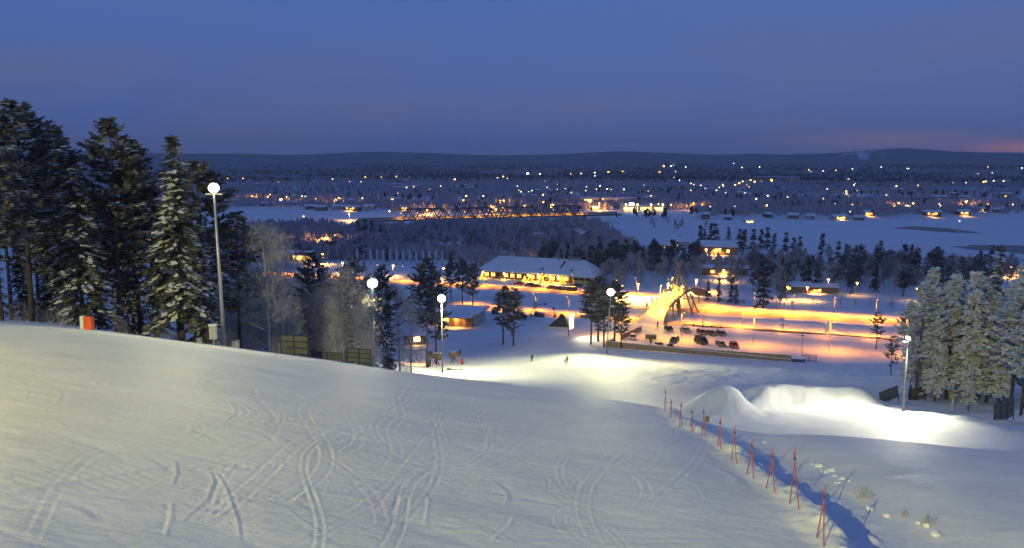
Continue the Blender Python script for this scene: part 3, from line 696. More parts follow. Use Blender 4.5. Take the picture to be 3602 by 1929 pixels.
# --- rental building lower left of the lodge
p0 = at_z(1480, 1110, 0.6); p0 = ground(p0.x, p0.y)
pa = at_z(1545, 1112, 1); pb = at_z(1690, 1122, 1)
t = house('rental_building', 'low building with snowy roof and orange lit porch behind the pines', 'building', ground(-20.5, 246), R(-14), 22, 11, 4.0, 7, M_PALEWALL,
          [(-.62, 2.0, 2.2, 1.5, 'f', False), (.1, 2.0, 2.6, 1.6, 'f', True)], over=1.0, snow=.5, glow=0)
m = MB(); m.box((6.5, -6.3, 1.75), (7.5, 1.6, 3.5)); m.build('porch', M_BRICK, t)
for x in (4.0, 6.5, 9.0): m = MB(); m.box((x, -7.14, 1.6), (1.3, .06, 2.2)); m.build('porch_door', M_DARKWALL, t)
m = MB(); m.box((6.5, -8.6, 3.55), (8.4, 4.4, .16)); m.build('canopy', M_DARKWALL, t); m = MB(); m.box((6.5, -8.6, 3.82), (8.5, 4.5, .36)); m.build('canopy_snow', M_SNOW, t)
q = t.matrix_basis @ Vector((5.5, -8.6, 3.2)); spot('porch_light', q, q - Vector((0, -.5, 1)), 1700, (1, .42, .08), 165, .5, .3, t)
t = house('lift_hut', 'small dark hut with a lit yellow window beside the pines', 'hut', ground(-27, 214), R(8), 6, 4.5, 2.7, 12, M_DARKWALL, [(.2, 1.6, 1.6, 1.3, 'f', True), (-.55, 1.6, .8, 1.0, 'f', False)], over=.6, snow=.4, winmat=M_LWARM, glow=260)

# --- filling station canopy
pg = at_z(1045, 925, 0); t = thing('filling_station', 'flat canopy with white and red fascia behind frosted birches', 'filling station', ground(pg.x, pg.y), R(-12))
m = MB(); m.box((0, 0, 5.2), (17, 9, .3)); m.build('canopy', M_DARKWALL, t)
m = MB(); m.box((-2.4, -4.62, 5.35), (12, .2, 1.0)); m.build('white_fascia', M_WHITE, t)
m = MB(); m.box((6.2, -4.64, 5.35), (4.6, .22, 1.0)); m.build('red_fascia', M_SIGNRED, t)
m = MB(); m.box((0, 0, 5.62), (16.6, 8.6, .4)); m.build('roof_snow', M_SNOW, t)
for x in (-6, 6):
    for y in (-2.5, 2.5): m = MB(); m.box((x, y, 2.4), (.4, .4, 5.3)); m.build('column', M_WHITE, t)
m = MB(); m.box((0, 8, 1.9), (14, 5, 4.2)); m.build('shop', M_PALEWALL, t); m = MB(); m.box((0, 5.46, 1.7), (10, .08, 2.2)); m.build('shop_window', M_LWIN, t)
# --- masts: row of pale flag poles
for k in range(14):
    a = at_z(1254 + k * 23.4, 938, 0); g = ground(a.x - 1.0, a.y + 8); top = at_d(1254 + k * 23.4, 878 + k * .6, g.y).z
    t = thing('flag_mast', 'pale wooden flag mast, %s from the left in the long row' % (NTH[k]), 'flag mast', g, 0, 'row of pale flag masts')
    m = MB(); m.tube([(0, 0, -.3), (0, 0, top - g.z)],   .55, .46, 8); m.build('pole', M_WHITE, t, True)
    m = MB(); m.ball((0, 0, top - g.z + .1), .40, nu=8, nv=5); m.build('finial', M_WHITE, t, True)

# --- tepee-shaped log tower over an arched footbridge
def footbridge():
    A = Vector((43.0, 242.0, .1)); B = Vector((70, 284, 2.6)); ax = Vector((B.x - A.x, B.y - A.y, 0)); L = ax.length; rz = math.atan2(ax.y, ax.x)
    t = thing('arched_footbridge', 'arched snow covered footbridge glowing yellow under the log tepee', 'footbridge', A, rz)
    N = 28
    def z(s): return 6.3 * math.sin(math.pi * min(1, max(0, s / L))) ** .85 + (B.z - A.z) * s / L
    W2 = 3.1; vs = []
    for i in range(N + 1):
        s = L * i / N; w = W2 + 1.6 * max(0, 1 - s / 9) ** 2
        vs += [(s, -w, z(s)), (s, w, z(s)), (s, w, z(s) - .7), (s, -w, z(s) - .7)]
    fs = []
    for i in range(N):
        for k in range(4):
            fs.append((i * 4 + k, i * 4 + (k + 1) % 4, (i + 1) * 4 + (k + 1) % 4, (i + 1) * 4 + k))
    m = MB(); m.add(vs, [f[::-1] for f in fs] + [(0, 1, 2, 3), (N * 4 + 3, N * 4 + 2, N * 4 + 1, N * 4)]); m.build('deck', M_LOG, t)
    vs = []
    for i in range(N + 1):
        s = L * i / N; w = W2 - .25 + 1.6 * max(0, 1 - s / 9) ** 2
        for q in (-1, -.5, 0, .5, 1): vs.append((s, q * w, z(s) + .12 + .08 * (1 - q * q) + .03 * math.sin(i * 1.7 + q * 3)))
    m = MB(); m.add(vs, [(i * 5 + k, (i + 1) * 5 + k, (i + 1) * 5 + k + 1, i * 5 + k + 1) for i in range(N) for k in range(4)]); m.build('deck_snow', M_SNOW, t, True)
    for sgn in (-1, 1):
        for hz in (.55, 1.05):
            m = MB(); m.tube([(L * i / N, sgn * (W2 + .1 + 1.6 * max(0, 1 - L * i / N / 9) ** 2), z(L * i / N) + hz) for i in range(N + 1)], .07, .07, 5); m.build('handrail', M_LOG, t)
        for i in range(1, N, 2):
            s = L * i / N; w = sgn * (W2 + .1 + 1.6 * max(0, 1 - s / 9) ** 2); m = MB(); m.tube([(s, w, z(s) - .6), (s, w, z(s) + 1.15)], .08, .08, 5); m.build('rail_post', M_LOG, t)
    # timber trestles below
    for s in (13, 19, 31, 37):
        for w in (-2.5, 2.5): m = MB(); m.tube([(s, w * 1.15, -1), (s, w, z(s) - .5)], .22, .2, 6); m.build('trestle_post', M_LOG, t)
        m = MB(); m.tube([(s, -3.2, z(s) * .5), (s, 3.2, z(s) * .5)], .13, .13, 5); m.build('cross_beam', M_LOG, t)
        for q in (.25, .75): m = MB(); m.tube([(s - 2.2, -3.3, z(s) * q), (s + 2.2, -3.3, z(s) * q)], .12, .12, 5); m.build('side_beam', M_LOG, t)
    c = Vector((L * .48, 0, 0))
    tp = thing('log_tepee', 'tall tepee of crossed bare logs rising above the arched footbridge', 'log tepee', t.matrix_basis @ c, rz)
    tp.location.z = 0
    Zx = 14.8; n = 8
    for k in range(n):
        a = 6.2832 * (k + .5) / n; foot = Vector((7.4 * math.cos(a), 7.4 * math.sin(a), -1.0)); knot = Vector((.35 * math.cos(a + 1.2), .35 * math.sin(a + 1.2), Zx))
        d = (knot - foot); end = foot + d * 1.17
        m = MB(); m.tube([foot, foot.lerp(end, .5), end], .30, .17, 8); m.build('log', M_LOG, tp, True)
    m = MB(); m.tube([(.55 * math.cos(6.2832 * k / 12), .55 * math.sin(6.2832 * k / 12), Zx) for k in range(13)], .14, .14, 5, cap=False); m.build('rope_binding', M_WOOD, tp)
    for zz in (8.6, ):
        rr_ = 7.4 * (1 - (zz + 1) / (Zx + 1)); m = MB(); m.tube([(rr_ * math.cos(6.2832 * k / n), rr_ * math.sin(6.2832 * k / n), zz) for k in range(n + 1)], .11, .11, 5, cap=False); m.build('ring_beam', M_LOG, tp)
    for k, a in enumerate((2.6, 4.0, .9)):
        p = Vector((2.9 * math.cos(a), 2.9 * math.sin(a), 9.3)); m = MB(); m.ball(p, .28, nu=7, nv=5); m.build('spotlight', M_LWARM, tp, True)
        w_ = tp.matrix_basis @ p; aim = t.matrix_basis @ Vector(((6, 0, 1), (14, 0, 4), (30, 0, 5))[k])
        spot('tepee_light', w_ + Vector((0, 0, -.6)), aim, (13000, 9000, 6000)[k], (1, .62, .01), 100, .8, .2, tp)
    for s_, w_ in ((16, 3.0), (8, 3.3), (26, 3.0)):  # handrail lamps added to brighten the bridge deck
        m = MB(); m.tube([(s_, w_ + .1, z(s_)), (s_, w_ + .1, z(s_) + 3.6)], .06, .05, 5); m.ball((s_, w_ - .2, z(s_) + 3.7), .16, nu=7, nv=5); m.build('added_bridge_lamp', M_LWARM, t)
        q = t.matrix_basis @ Vector((s_, w_ - .6, z(s_) + 3.5)); spot('added_bridge_light', q, t.matrix_basis @ Vector((s_ - 2, 0, z(s_))), 3000, (1, .62, .01), 160, .6, .2, t)
    return t
footbridge()

# ------------------------------------------------------------------ trees
class TB:                                   # fast triangle / quad soup
    def __init__(s): s.V = []; s.F = []; s.M = []; s.n = 0
    def quads(s, Q, m):                     # Q: (k,4,3)
        Q = np.asarray(Q, float); k = len(Q); s.V.append(Q.reshape(-1, 3)); s.F.append(np.arange(4 * k).reshape(-1, 4) + s.n); s.M.append(np.full(k, m)); s.n += 4 * k
    def mesh(s, name, mats):
        return np_mesh(name, np.concatenate(s.V), np.concatenate(s.F), mats, np.concatenate(s.M))
def trunk_mesh(name, h, r0, m, r, bend=.25, seg=7, n=7, rtop=.02):
    q = MB(); pts = []
    a = r.uniform(0, 6.28)
    for i in range(seg + 1):
        t = i / seg; pts.append((bend * math.sin(t * 2.4 + a) * t, bend * math.cos(t * 2.1 + a) * t, -.8 + t * (h + .8)))
    q.tube(pts, r0, rtop, n)
    return q, pts
def sprays(c, u, n, L, w, g):               # rhombic sprays of needles: centre, direction, spread
    """c (k,3) roots, u (k,3) directions, returns quads"""
    side = np.cross(u, np.array([0, 0, 1.0])) ; side /= np.linalg.norm(side, axis=1, keepdims=True) + 1e-9
    side += g.normal(0, .45, side.shape); side /= np.linalg.norm(side, axis=1, keepdims=True) + 1e-9
    tip = c + u * L[:, None]; mid = c + u * (L * .45)[:, None]
    return np.stack([c, mid + side * w[:, None], tip, mid - side * w[:, None]], 1)
def conifer(name, seed, h, R0, kind='spruce', base=.12, dens=1.0, snow=.6, needle=None, barkm=None, leaf=.42, snowm=None):
    """returns a prototype root (Empty) with trunk and crown (> snow_load)"""
    g = np.random.default_rng(seed); r = random.Random(seed)
    needle = needle or (M_NEEDLE2 if kind == 'spruce' else M_NEEDLE)
    tb, pts = trunk_mesh('trunk', h, .012 * h + .04, None, r, .02 * h if kind == 'pine' else .006 * h)
    def axis(z):
        t = np.clip((z + .8) / (h + .8), 0, 1) * (len(pts) - 1); i = np.minimum(t.astype(int), len(pts) - 2); f = (t - i)[:, None]; P = np.array(pts)
        return P[i] * (1 - f) + P[i + 1] * f
    nb = int(h * (9.0 if kind == 'spruce' else 6.2) * dens)
    zt = g.random(nb) ** (.85 if kind == 'spruce' else .8)
    zb = h * (base + (0.985 - base) * zt); a = g.uniform(0, 2 * math.pi, nb)
    if kind == 'spruce': Lb = R0 * (1 - zt) ** .8 * g.uniform(.65, 1.08, nb) + .18
    else:
        prof = np.sin(np.pi * np.clip(zt * .86 + .16, 0, 1)) ** .75; Lb = R0 * prof * g.uniform(.45, 1.15, nb) + .15
    q = TB(); C = []; U = []; S = []
    o = axis(zb)
    d0 = np.stack([np.cos(a), np.sin(a), np.zeros(nb)], 1)
    rise = (-.20 - .25 * (1 - zt)) if kind == 'spruce' else (.35 * zt + .02 * g.normal(0, 1, nb) * 8 + .05)
    for i in range(nb):
        ns = max(3, int(Lb[i] / leaf * 3.6)); s = np.linspace(.12 if kind == 'spruce' else .34, 1, ns) + g.normal(0, .02, ns)
        curve = -.10 * s * s * Lb[i] if kind == 'spruce' else .10 * s * s * Lb[i]
        tipup = .12 * np.maximum(0, s - .7) * Lb[i] if kind == 'spruce' else 0
        p = o[i] + d0[i] * (s * Lb[i])[:, None]; p[:, 2] += s * Lb[i] * rise[i] + curve + tipup
        sd = np.array([-d0[i][1], d0[i][0], 0.0])
        for sgn in (-1, 1, 0):
            v = d0[i] * (.55 if sgn else 1.0) + sd * sgn * .8 + g.normal(0, .28, (ns, 3)); v[:, 2] += -.25 if kind == 'spruce' else .22
            v /= np.linalg.norm(v, axis=1, keepdims=True); C.append(p); U.append(v)
            S.append(leaf * g.uniform(.6, 1.35, ns) * (1.25 - .5 * s))
        # ragged snow lying on the outer part of the branch
        if g.random() < snow and Lb[i] > .45:
            k0 = g.uniform(.2, .6); nk = max(3, int(Lb[i] * 3.6)); kk = g.uniform(k0, 1.02, nk)
            c_ = o[i] + d0[i] * (kk * Lb[i])[:, None]; c_[:, 2] += kk * Lb[i] * rise[i] + (-.10 if kind == 'spruce' else .10) * kk * kk * Lb[i] + .09 + g.uniform(0, .06, nk)
            c_ += sd * (g.normal(0, .16 + .05 * Lb[i], nk))[:, None]
            L1 = leaf * g.uniform(.40, .90, nk); L2 = L1 * g.uniform(.35, .75, nk); dr = .35 * L1
            e1 = d0[i] * L1[:, None]; e1[:, 2] -= dr * (1 if kind == 'spruce' else .2); e2 = sd * L2[:, None] + g.normal(0, .04, (nk, 3)); e2[:, 2] -= .3 * L2
            e3 = -sd * L2[:, None] + g.normal(0, .04, (nk, 3)); e3[:, 2] -= .3 * L2
            q.quads(np.stack([c_ - e1 * .7, c_ + e2, c_ + e1, c_ + e3], 1), 1)
    C = np.concatenate(C); U = np.concatenate(U); S = np.concatenate(S)
    q.quads(sprays(C, U, None, S, S * g.uniform(.22, .42, len(S)), g), 0)
    if kind == 'pine':                                    # bare dead branches below the crown
        for k in range(int(h * .9)):
            z = r.uniform(.22, base + .1) * h; an = r.uniform(0, 6.28); L = r.uniform(.5, 1.5); p = axis(np.array([z]))[0]
            tb.tube([p, (p[0] + math.cos(an) * L, p[1] + math.sin(an) * L, z + r.uniform(-.3, .2))], .03, .008, 4)
    root = thing(name, 'conifer', 'tree')
    tb.build('trunk', barkm or (M_BARK if kind == 'spruce' else M_PBARK), root, True)
    link('crown', q.mesh('crown', [needle, snowm or M_SNOW]), root)
    root['h'] = h
    return root
def birch(name, seed, h, R0, nt=2500, tw=.03, tl=.7, twig=None, bark=None, branches=26, base=.18):
    g = np.random.default_rng(seed); r = random.Random(seed); root = thing(name, 'birch', 'tree')
    tb, pts = trunk_mesh('trunk', h * .93, .011 * h + .02, None, r, .02 * h)
    ends = []
    for k in range(branches):
        t = base + (1 - base) * (k + r.random()) / branches; z = t * h * .9; an = r.uniform(0, 6.28); L = R0 * (1.15 - .75 * t) * r.uniform(.6, 1.1)
        P0 = Vector((0, 0, z)); P1 = P0 + Vector((math.cos(an) * L * .55, math.sin(an) * L * .55, L * .35)); P2 = P0 + Vector((math.cos(an) * L, math.sin(an) * L, L * .55))
        tb.tube([P0, P1, P2], .03 + .004 * L, .008, 4, cap=False); ends.append((P0, P1, P2))
    C = np.zeros((nt, 3)); U = np.zeros((nt, 3))
    for i in range(nt):
        P0, P1, P2 = ends[r.randrange(len(ends))]; t = r.random() ** .6; p = P0.lerp(P1, t * 2) if t < .5 else P1.lerp(P2, t * 2 - 1)
        C[i] = (p.x + r.gauss(0, .30), p.y + r.gauss(0, .30), p.z + r.gauss(0, .35)); U[i] = (p.x * .35 + r.gauss(0, .6), p.y * .35 + r.gauss(0, .6), r.gauss(.55, .6))
    U /= np.linalg.norm(U, axis=1, keepdims=True); S = tl * g.uniform(.4, 1.3, nt)
    q = TB(); q.quads(sprays(C, U, None, S, np.full(nt, tw) * g.uniform(.6, 1.6, nt), g), 0)
    tb.build('trunk', bark or M_BBARK, root, True); link('crown', q.mesh('crown', [twig or M_TWIG]), root); root['h'] = h
    return root
USED = set()
def plant(proto, x, y, h, label, group=None, rz=None, sx=None, sink=0.0):
    s = h / proto['h']; sc = (s * (sx or 1), s * (sx or 1), s); loc = Vector((x, y, H(x, y) - sink)); rz = random.uniform(0, 6.28) if rz is None else rz
    if proto.name not in USED:
        USED.add(proto.name); proto.location = loc; proto.rotation_euler = (0, 0, rz); proto.scale = sc; proto['label'] = label
        if group: proto['group'] = group
        return proto
    return copy_tree(proto, loc, rz, sc, label, group)
def plant_px(proto, px, py_top, d, label, group=None, sx=None):
    top = at_d(px, py_top, d); g = H(top.x, d); return plant(proto, top.x, d, max(1.5, top.z - g), label, group, sx=sx)

SPR = [conifer('spruce_tree', 21 + k, 16, 3.3, 'spruce', .10, 1.15, .75, leaf=.56) for k in range(2)]
PIN = [conifer('pine_tree', 31 + k, 16, 2.9, 'pine', (.30, .36, .24)[k], 1.2, .45, leaf=.60) for k in range(3)]
# the wood on the slope edge, left
LEFT = [(PIN[0], -70, 330, 57, 'snow dusted pine at the very edge of the picture'), (PIN[1], 45, 348, 64, 'tallest dark pine in the wood at the slope edge'), (PIN[2], 158, 428, 72, 'dark pine second from the picture edge, shorter than its neighbour'),
        (SPR[0], 248, 545, 65, 'snow laden spruce in front of the dark pines, near the orange padding'), (PIN[0], 372, 412, 70, 'tall slender pine standing above the middle of the wood'), (PIN[2], 452, 488, 75, 'dark pine right beside the tall slender pine'),
        (SPR[1], 600, 472, 66, 'broad snowy spruce beside the first floodlight mast'), (PIN[1], 690, 560, 74, 'dark pine half behind the broad snowy spruce'), (PIN[1], 95, 600, 80, 'pine deep inside the wood behind the tallest pine'),
        (PIN[0], 310, 640, 84, 'pine deep inside the wood behind the snow laden spruce'), (PIN[2], 520, 640, 86, 'pine deep inside the wood, before the broad spruce'), (SPR[0], 690, 800, 78, 'small dark spruce tucked under the broad snowy spruce'),
        (PIN[0], 820, 742, 88, 'dark pine standing just behind the first floodlight mast'), (PIN[1], -10, 560, 75, 'pine behind the snow dusted pine at the picture edge'), (SPR[1], 160, 820, 76, 'low dark spruce in the shade of the wood'), (SPR[0], 430, 800, 80, 'low dark spruce below the slender pine'),
        (PIN[2], 200, 700, 92, 'far pine glimpsed through the wood'), (PIN[1], 405, 720, 95, 'far pine below the slender pine'), (PIN[0], 600, 760, 96, 'far pine seen below the broad snowy spruce'), (SPR[1], 60, 860, 72, 'low spruce under the tallest dark pine'),
        (SPR[0], 330, 905, 70, 'low spruce between two bare trunks'), (SPR[1], 540, 900, 74, 'low spruce left of the mast cabinet'), (SPR[1], -60, 800, 68, 'low spruce at the very picture edge')]
for pr, px, py, d, lb in LEFT: plant_px(pr, px, py, d, lb)
# trees between the slope and the lift area
FB = birch('birch_tree', 51, 13, 3.4, 5200, .012, .75)
FB2 = birch('birch_tree', 52, 9, 1.7, 2600, .016, .55, base=.10)
plant_px(FB, 925, 770, 76, 'big frosted birch with bare side branches behind the first mast')
plant_px(FB2, 1172, 1040, 80, 'slim frosted birch next to the narrow snowy spruce')
plant_px(FB2, 985, 940, 84, 'frosted birch half hidden by the big frosted birch')
plant_px(FB, 860, 850, 92, 'frosted birch between the first mast and the big birch')
plant_px(FB2, 1040, 1080, 82, 'small frosted birch over the first grey barrier')
for px, py, d, lb in [(760, 800, 100, 'frosted birch seen just left of the first mast pole'), (800, 880, 90, 'low frosted birch right of the first mast pole'), (1060, 940, 100, 'frosted birch right of the big frosted birch'), (1110, 1010, 90, 'frosted birch above the long low fence panel'), (960, 860, 110, 'tall hazy birch behind the big frosted birch'), (1260, 1060, 92, 'frosted birch left of the second mast pole')]: plant_px(FB, px, py, d, lb)
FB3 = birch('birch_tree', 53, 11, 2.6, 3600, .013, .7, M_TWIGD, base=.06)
rq = random.Random(14)
for k in range(20): plant_px((FB3, FB2, FB3)[k % 3], 735 + k * 28 + rq.uniform(-10, 10), rq.uniform(900, 1090), rq.uniform(84, 128), 'grey frosted birch in the thicket between the first two masts', 'thicket birches between the masts', sx=1.25)
NSP = conifer('spruce_tree', 61, 12, 1.15, 'spruce', .06, 1.25, .95, leaf=.36)
plant_px(NSP, 1216, 1000, 98, 'narrow spruce with snow in every branch, behind the barrier')
for px, py, d, k, lb in [(1092, 885, 98, 0, 'dark pine behind the big frosted birch'), (1150, 950, 108, 3, 'frosted birch left of the narrow snowy spruce'), (1238, 905, 128, 1, 'dark pine rising behind the narrow snowy spruce'), (1285, 1010, 125, 4, 'small slim spruce directly left of the second mast'),
                         (1345, 930, 150, 2, 'broad dark pine behind the second mast'), (1400, 980, 155, 5, 'frosted birch to the right of the second mast'), (1500, 905, 176, 1, 'tall pine left of the third mast'), (1530, 940, 182, 2, 'pine just behind the third mast'),
                         (1362, 1060, 140, 4, 'slim snowy spruce right below the second mast lamp'), (1625, 905, 276, 0, 'dark pine behind the low building roof'), (1662, 925, 272, 2, 'pine at the right end of the low building roof'), (1585, 915, 285, 1, 'pine behind the middle of the low building'),
                         (1010, 905, 105, 5, 'hazy frosted birch seen through the big frosted birch'), (1440, 1030, 160, 3, 'small frosted birch in front of the dark hut'), (1770, 1005, 212, 0, 'left one of the two slim pines near the snow groomer'), (1806, 1010, 210, 2, 'right one of the two slim pines near the snow groomer'),
                         (2082, 985, 212, 1, 'leftmost pine of the clump by the car park'), (2108, 970, 216, 0, 'tallest pine of the clump by the car park'), (2128, 1000, 208, 2, 'pine in the middle of the clump by the car park'), (2165, 985, 212, 1, 'pine directly right of the clump mast'),
                         (2188, 1060, 206, 0, 'rightmost, lowest pine of the clump by the car park')]:
    if k > 2: plant_px((FB2, NSP, FB)[k - 3], px, py, d, lb, sx=1.1)
    else: plant_px(PIN[k], px, py, d, lb, sx=.85 if d < 200 else 1.15)
# sparse pines on the right and the frosted stand
SPP = conifer('pine_tree', 71, 8, 1.9, 'pine', .22, .8, .5, leaf=.4)
plant_px(SPP, 3090, 1095, 205, 'small dark pine beyond the car park'); plant_px(SPP, 3187, 1092, 203, 'dark pine behind the right hand mast lamp'); plant_px(SPP, 3143, 1183, 150, 'thin sparse pine left of the right hand mast')
FSP = [conifer('spruce_tree', 81 + k, 15, (2.2, 2.7)[k], 'spruce', (.16, .12)[k], 1.2, .85, needle=M_FROSTN, leaf=.55) for k in range(2)]
FPI = conifer('pine_tree', 85, 14, 2.8, 'pine', .30, 1.4, .7, needle=M_FROSTN, leaf=.58)
DSP = conifer('spruce_tree', 86, 19, 2.3, 'spruce', .2, .95, .9, needle=M_NEEDLE, leaf=.46)
for pr, px, py, d, lb in [(FSP[0], 3287, 968, 112, 'frosted spruce with the highest tip left of the tall dark spruce'), (FPI, 3252, 1030, 106, 'bushy frosted pine nearest to the right hand mast'), (FSP[1], 3362, 990, 108, 'frosted spruce second in the frosted stand'),
                          (FPI, 3320, 1060, 114, 'frosted pine between the two first frosted spruces'), (FSP[0], 3438, 982, 103, 'pale frosted spruce in the middle of the stand'), (DSP, 3518, 890, 116, 'tall dark spruce towering over the frosted stand'),
                          (FPI, 3475, 1040, 108, 'frosted pine below the tall dark spruce'), (FPI, 3592, 1050, 96, 'big frosted pine at the picture edge'), (FSP[1], 3570, 1010, 110, 'frosted spruce behind the big pine at the picture edge'),
                          (FSP[1], 3418, 1290, 98, 'low dark spruce at the foot of the frosted stand'), (FSP[0], 3352, 1400, 95, 'knee high frosted spruce in the snow below the stand'), (FPI, 3650, 1000, 98, 'frosted pine just cut by the picture edge'),
                          (FSP[0], 3225, 1110, 122, 'frosted spruce behind the bushy pine by the mast'), (FPI, 3400, 1080, 118, 'frosted pine in the back of the stand'), (FSP[0], 3540, 1150, 100, 'shorter frosted spruce in front of the tall dark spruce'), (FSP[1], 3310, 1150, 104, 'shorter frosted spruce at the front left of the stand'),
                          (FSP[0], 3268, 1010, 116, 'slender frosted spruce close behind the bushy pine'), (FSP[1], 3340, 1020, 118, 'slender frosted spruce in the second row of the stand'), (FSP[0], 3395, 1015, 120, 'slender frosted spruce just left of the pale middle spruce'), (FSP[0], 3470, 1000, 113, 'slender frosted spruce right of the pale middle spruce'), (FSP[1], 3500, 1080, 104, 'broad frosted spruce under the tall dark spruce'), (FSP[0], 3602, 960, 118, 'high frosted spruce behind the picture edge pine'),
                          (FPI, 3625, 1130, 90, 'low frosted pine behind the right hand barrier')]:
    plant_px(pr, px, py - (34 if py < 1200 else 0), d, lb, sx=1.0)

# --- valley belts: shared low-cost prototypes
MB1 = [birch('birch_tree', 91 + k, 10, 2.2, 520, .10, 1.0, M_TWIG, branches=12) for k in range(2)]
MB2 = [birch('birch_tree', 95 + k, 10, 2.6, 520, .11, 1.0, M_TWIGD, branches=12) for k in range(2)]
MC = [conifer('spruce_tree', 101 + k, 11, 1.9, 'spruce', .06, .55, .25, leaf=.8) for k in range(2)]
MP = [conifer('pine_tree', 104 + k, 11, 2.4, 'pine', .25, .6, .2, leaf=.85) for k in range(2)]
def belt(protos, x0, x1, y0, y1, n, h0, h1, label, group, slope=0.0, seed=1, avoid=()):
    r = random.Random(seed)
    for k in range(n):
        px = r.uniform(x0, x1); py = r.uniform(y0, y1) + slope * (px - x0)
        if any(a <= px <= b and c <= py <= e for a, b, c, e in avoid): continue
        p = hit(px, py, 150)
        plant(r.choice(protos), p.x, p.y, r.uniform(h0, h1), label, group, sx=r.uniform(.85, 1.2))
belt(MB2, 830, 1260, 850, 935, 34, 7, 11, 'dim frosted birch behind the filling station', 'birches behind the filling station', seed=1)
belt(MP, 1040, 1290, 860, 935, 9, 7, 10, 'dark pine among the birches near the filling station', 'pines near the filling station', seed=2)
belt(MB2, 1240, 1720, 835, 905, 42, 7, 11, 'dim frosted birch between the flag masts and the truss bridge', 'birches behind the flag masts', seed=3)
belt(MC, 1280, 1600, 900, 922, 9, 5, 8, 'dark spruce right behind the flag masts', 'spruces behind the flag masts', seed=4)
belt(MB2, 1700, 2120, 840, 915, 40, 8, 11, 'dim frosted birch behind the lodge roof', 'birches behind the lodge', seed=5)
belt(MP + MC, 1890, 2460, 925, 968, 74, 9, 13, 'dark conifer in the belt behind the lodge and tepee', 'dark conifers behind the lodge', seed=6)
belt(MB1, 2110, 2260, 985, 1022, 20, 8, 11, 'frosted birch glowing orange, left of the log tepee', 'orange lit birches by the tepee', seed=7)
belt(MB1, 2290, 2620, 960, 1005, 32, 7, 10, 'frosted birch glowing orange, behind the log tepee', 'orange lit birches behind the tepee', seed=8)
belt(MB1 + MB2, 2560, 3250, 938, 1030, 62, 8, 12, 'frosted birch in the belt between field and river', 'frosted birches beyond the field', seed=9)
belt(MC + MP, 2620, 3000, 960, 1030, 26, 8, 12, 'dark conifer in the belt beyond the snowy field', 'dark conifers beyond the field', seed=10)
belt(MP + MC, 2980, 3480, 950, 1045, 46, 9, 13, 'dark conifer in the dense belt left of the frosted stand', 'dense dark conifers beyond the field', seed=11)
belt(MB2, 3000, 3600, 955, 1015, 34, 8, 12, 'dim frosted birch above the dense dark conifers', 'birches along the near river bank', seed=12)
belt(MB1, 2640, 3200, 1075, 1090, 12, 2.0, 3.4, 'low frosted shrub at the edge of the snowy field', 'shrubs at the edge of the field', seed=13)
belt(MB2, 2270, 2560, 790, 815, 9, 6, 8, 'frosted birch on the river bank near the lone houses', 'birches on the point by the river', seed=14)
for k, (px, py, pb) in enumerate([(1262, 778, 850), (1285, 772, 852), (1310, 775, 850), (1340, 790, 846), (2463, 792, 862), (2478, 805, 860), (2500, 784, 866), (2517, 786, 868), (2562, 798, 845), (2600, 805, 884), (2616, 806, 886), (2648, 806, 886), (2676, 806, 876),
                                  (2698, 800, 878), (2722, 820, 880), (2762, 818, 892), (2790, 834, 905), (2812, 832, 908), (2890, 820, 900), (2947, 848, 915), (2975, 858, 915), (3080, 862, 910), (3095, 846, 915), (3485, 862, 930), (3178, 858, 960)]):
    p = hit(px, pb, 200); top = at_d(px, py, p.y); plant(MC[k % 2], p.x, p.y, top.z - p.z, 'dark spruce standing %s' % (['in the tight group left of the truss bridge', 'alone or in a small group against the snowy river'][k > 3]), ['spruces left of the truss bridge', 'spruces along the river bank'][k > 3], sx=1.25)
for px, py, pb, lb in [(2489, 985, 1062, 'first orange lit clipped spruce right of the footbridge'), (2527, 978, 1062, 'second orange lit clipped spruce right of the footbridge'), (2572, 975, 1068, 'tall dark spruce third right of the footbridge'), (2588, 1000, 1072, 'dark spruce right of the three by the footbridge'), (2685, 935, 1085, 'tall dark conifer alone at the field edge'), (2730, 940, 1088, 'big bare dark tree beside the tall conifer at the field edge')]:
    p = hit(px, pb, 150); top = at_d(px, py, p.y); plant(MC[0] if px != 2730 else MB2[0], p.x, p.y, top.z - p.z, lb, sx=.9 if px < 2600 else 1.3)

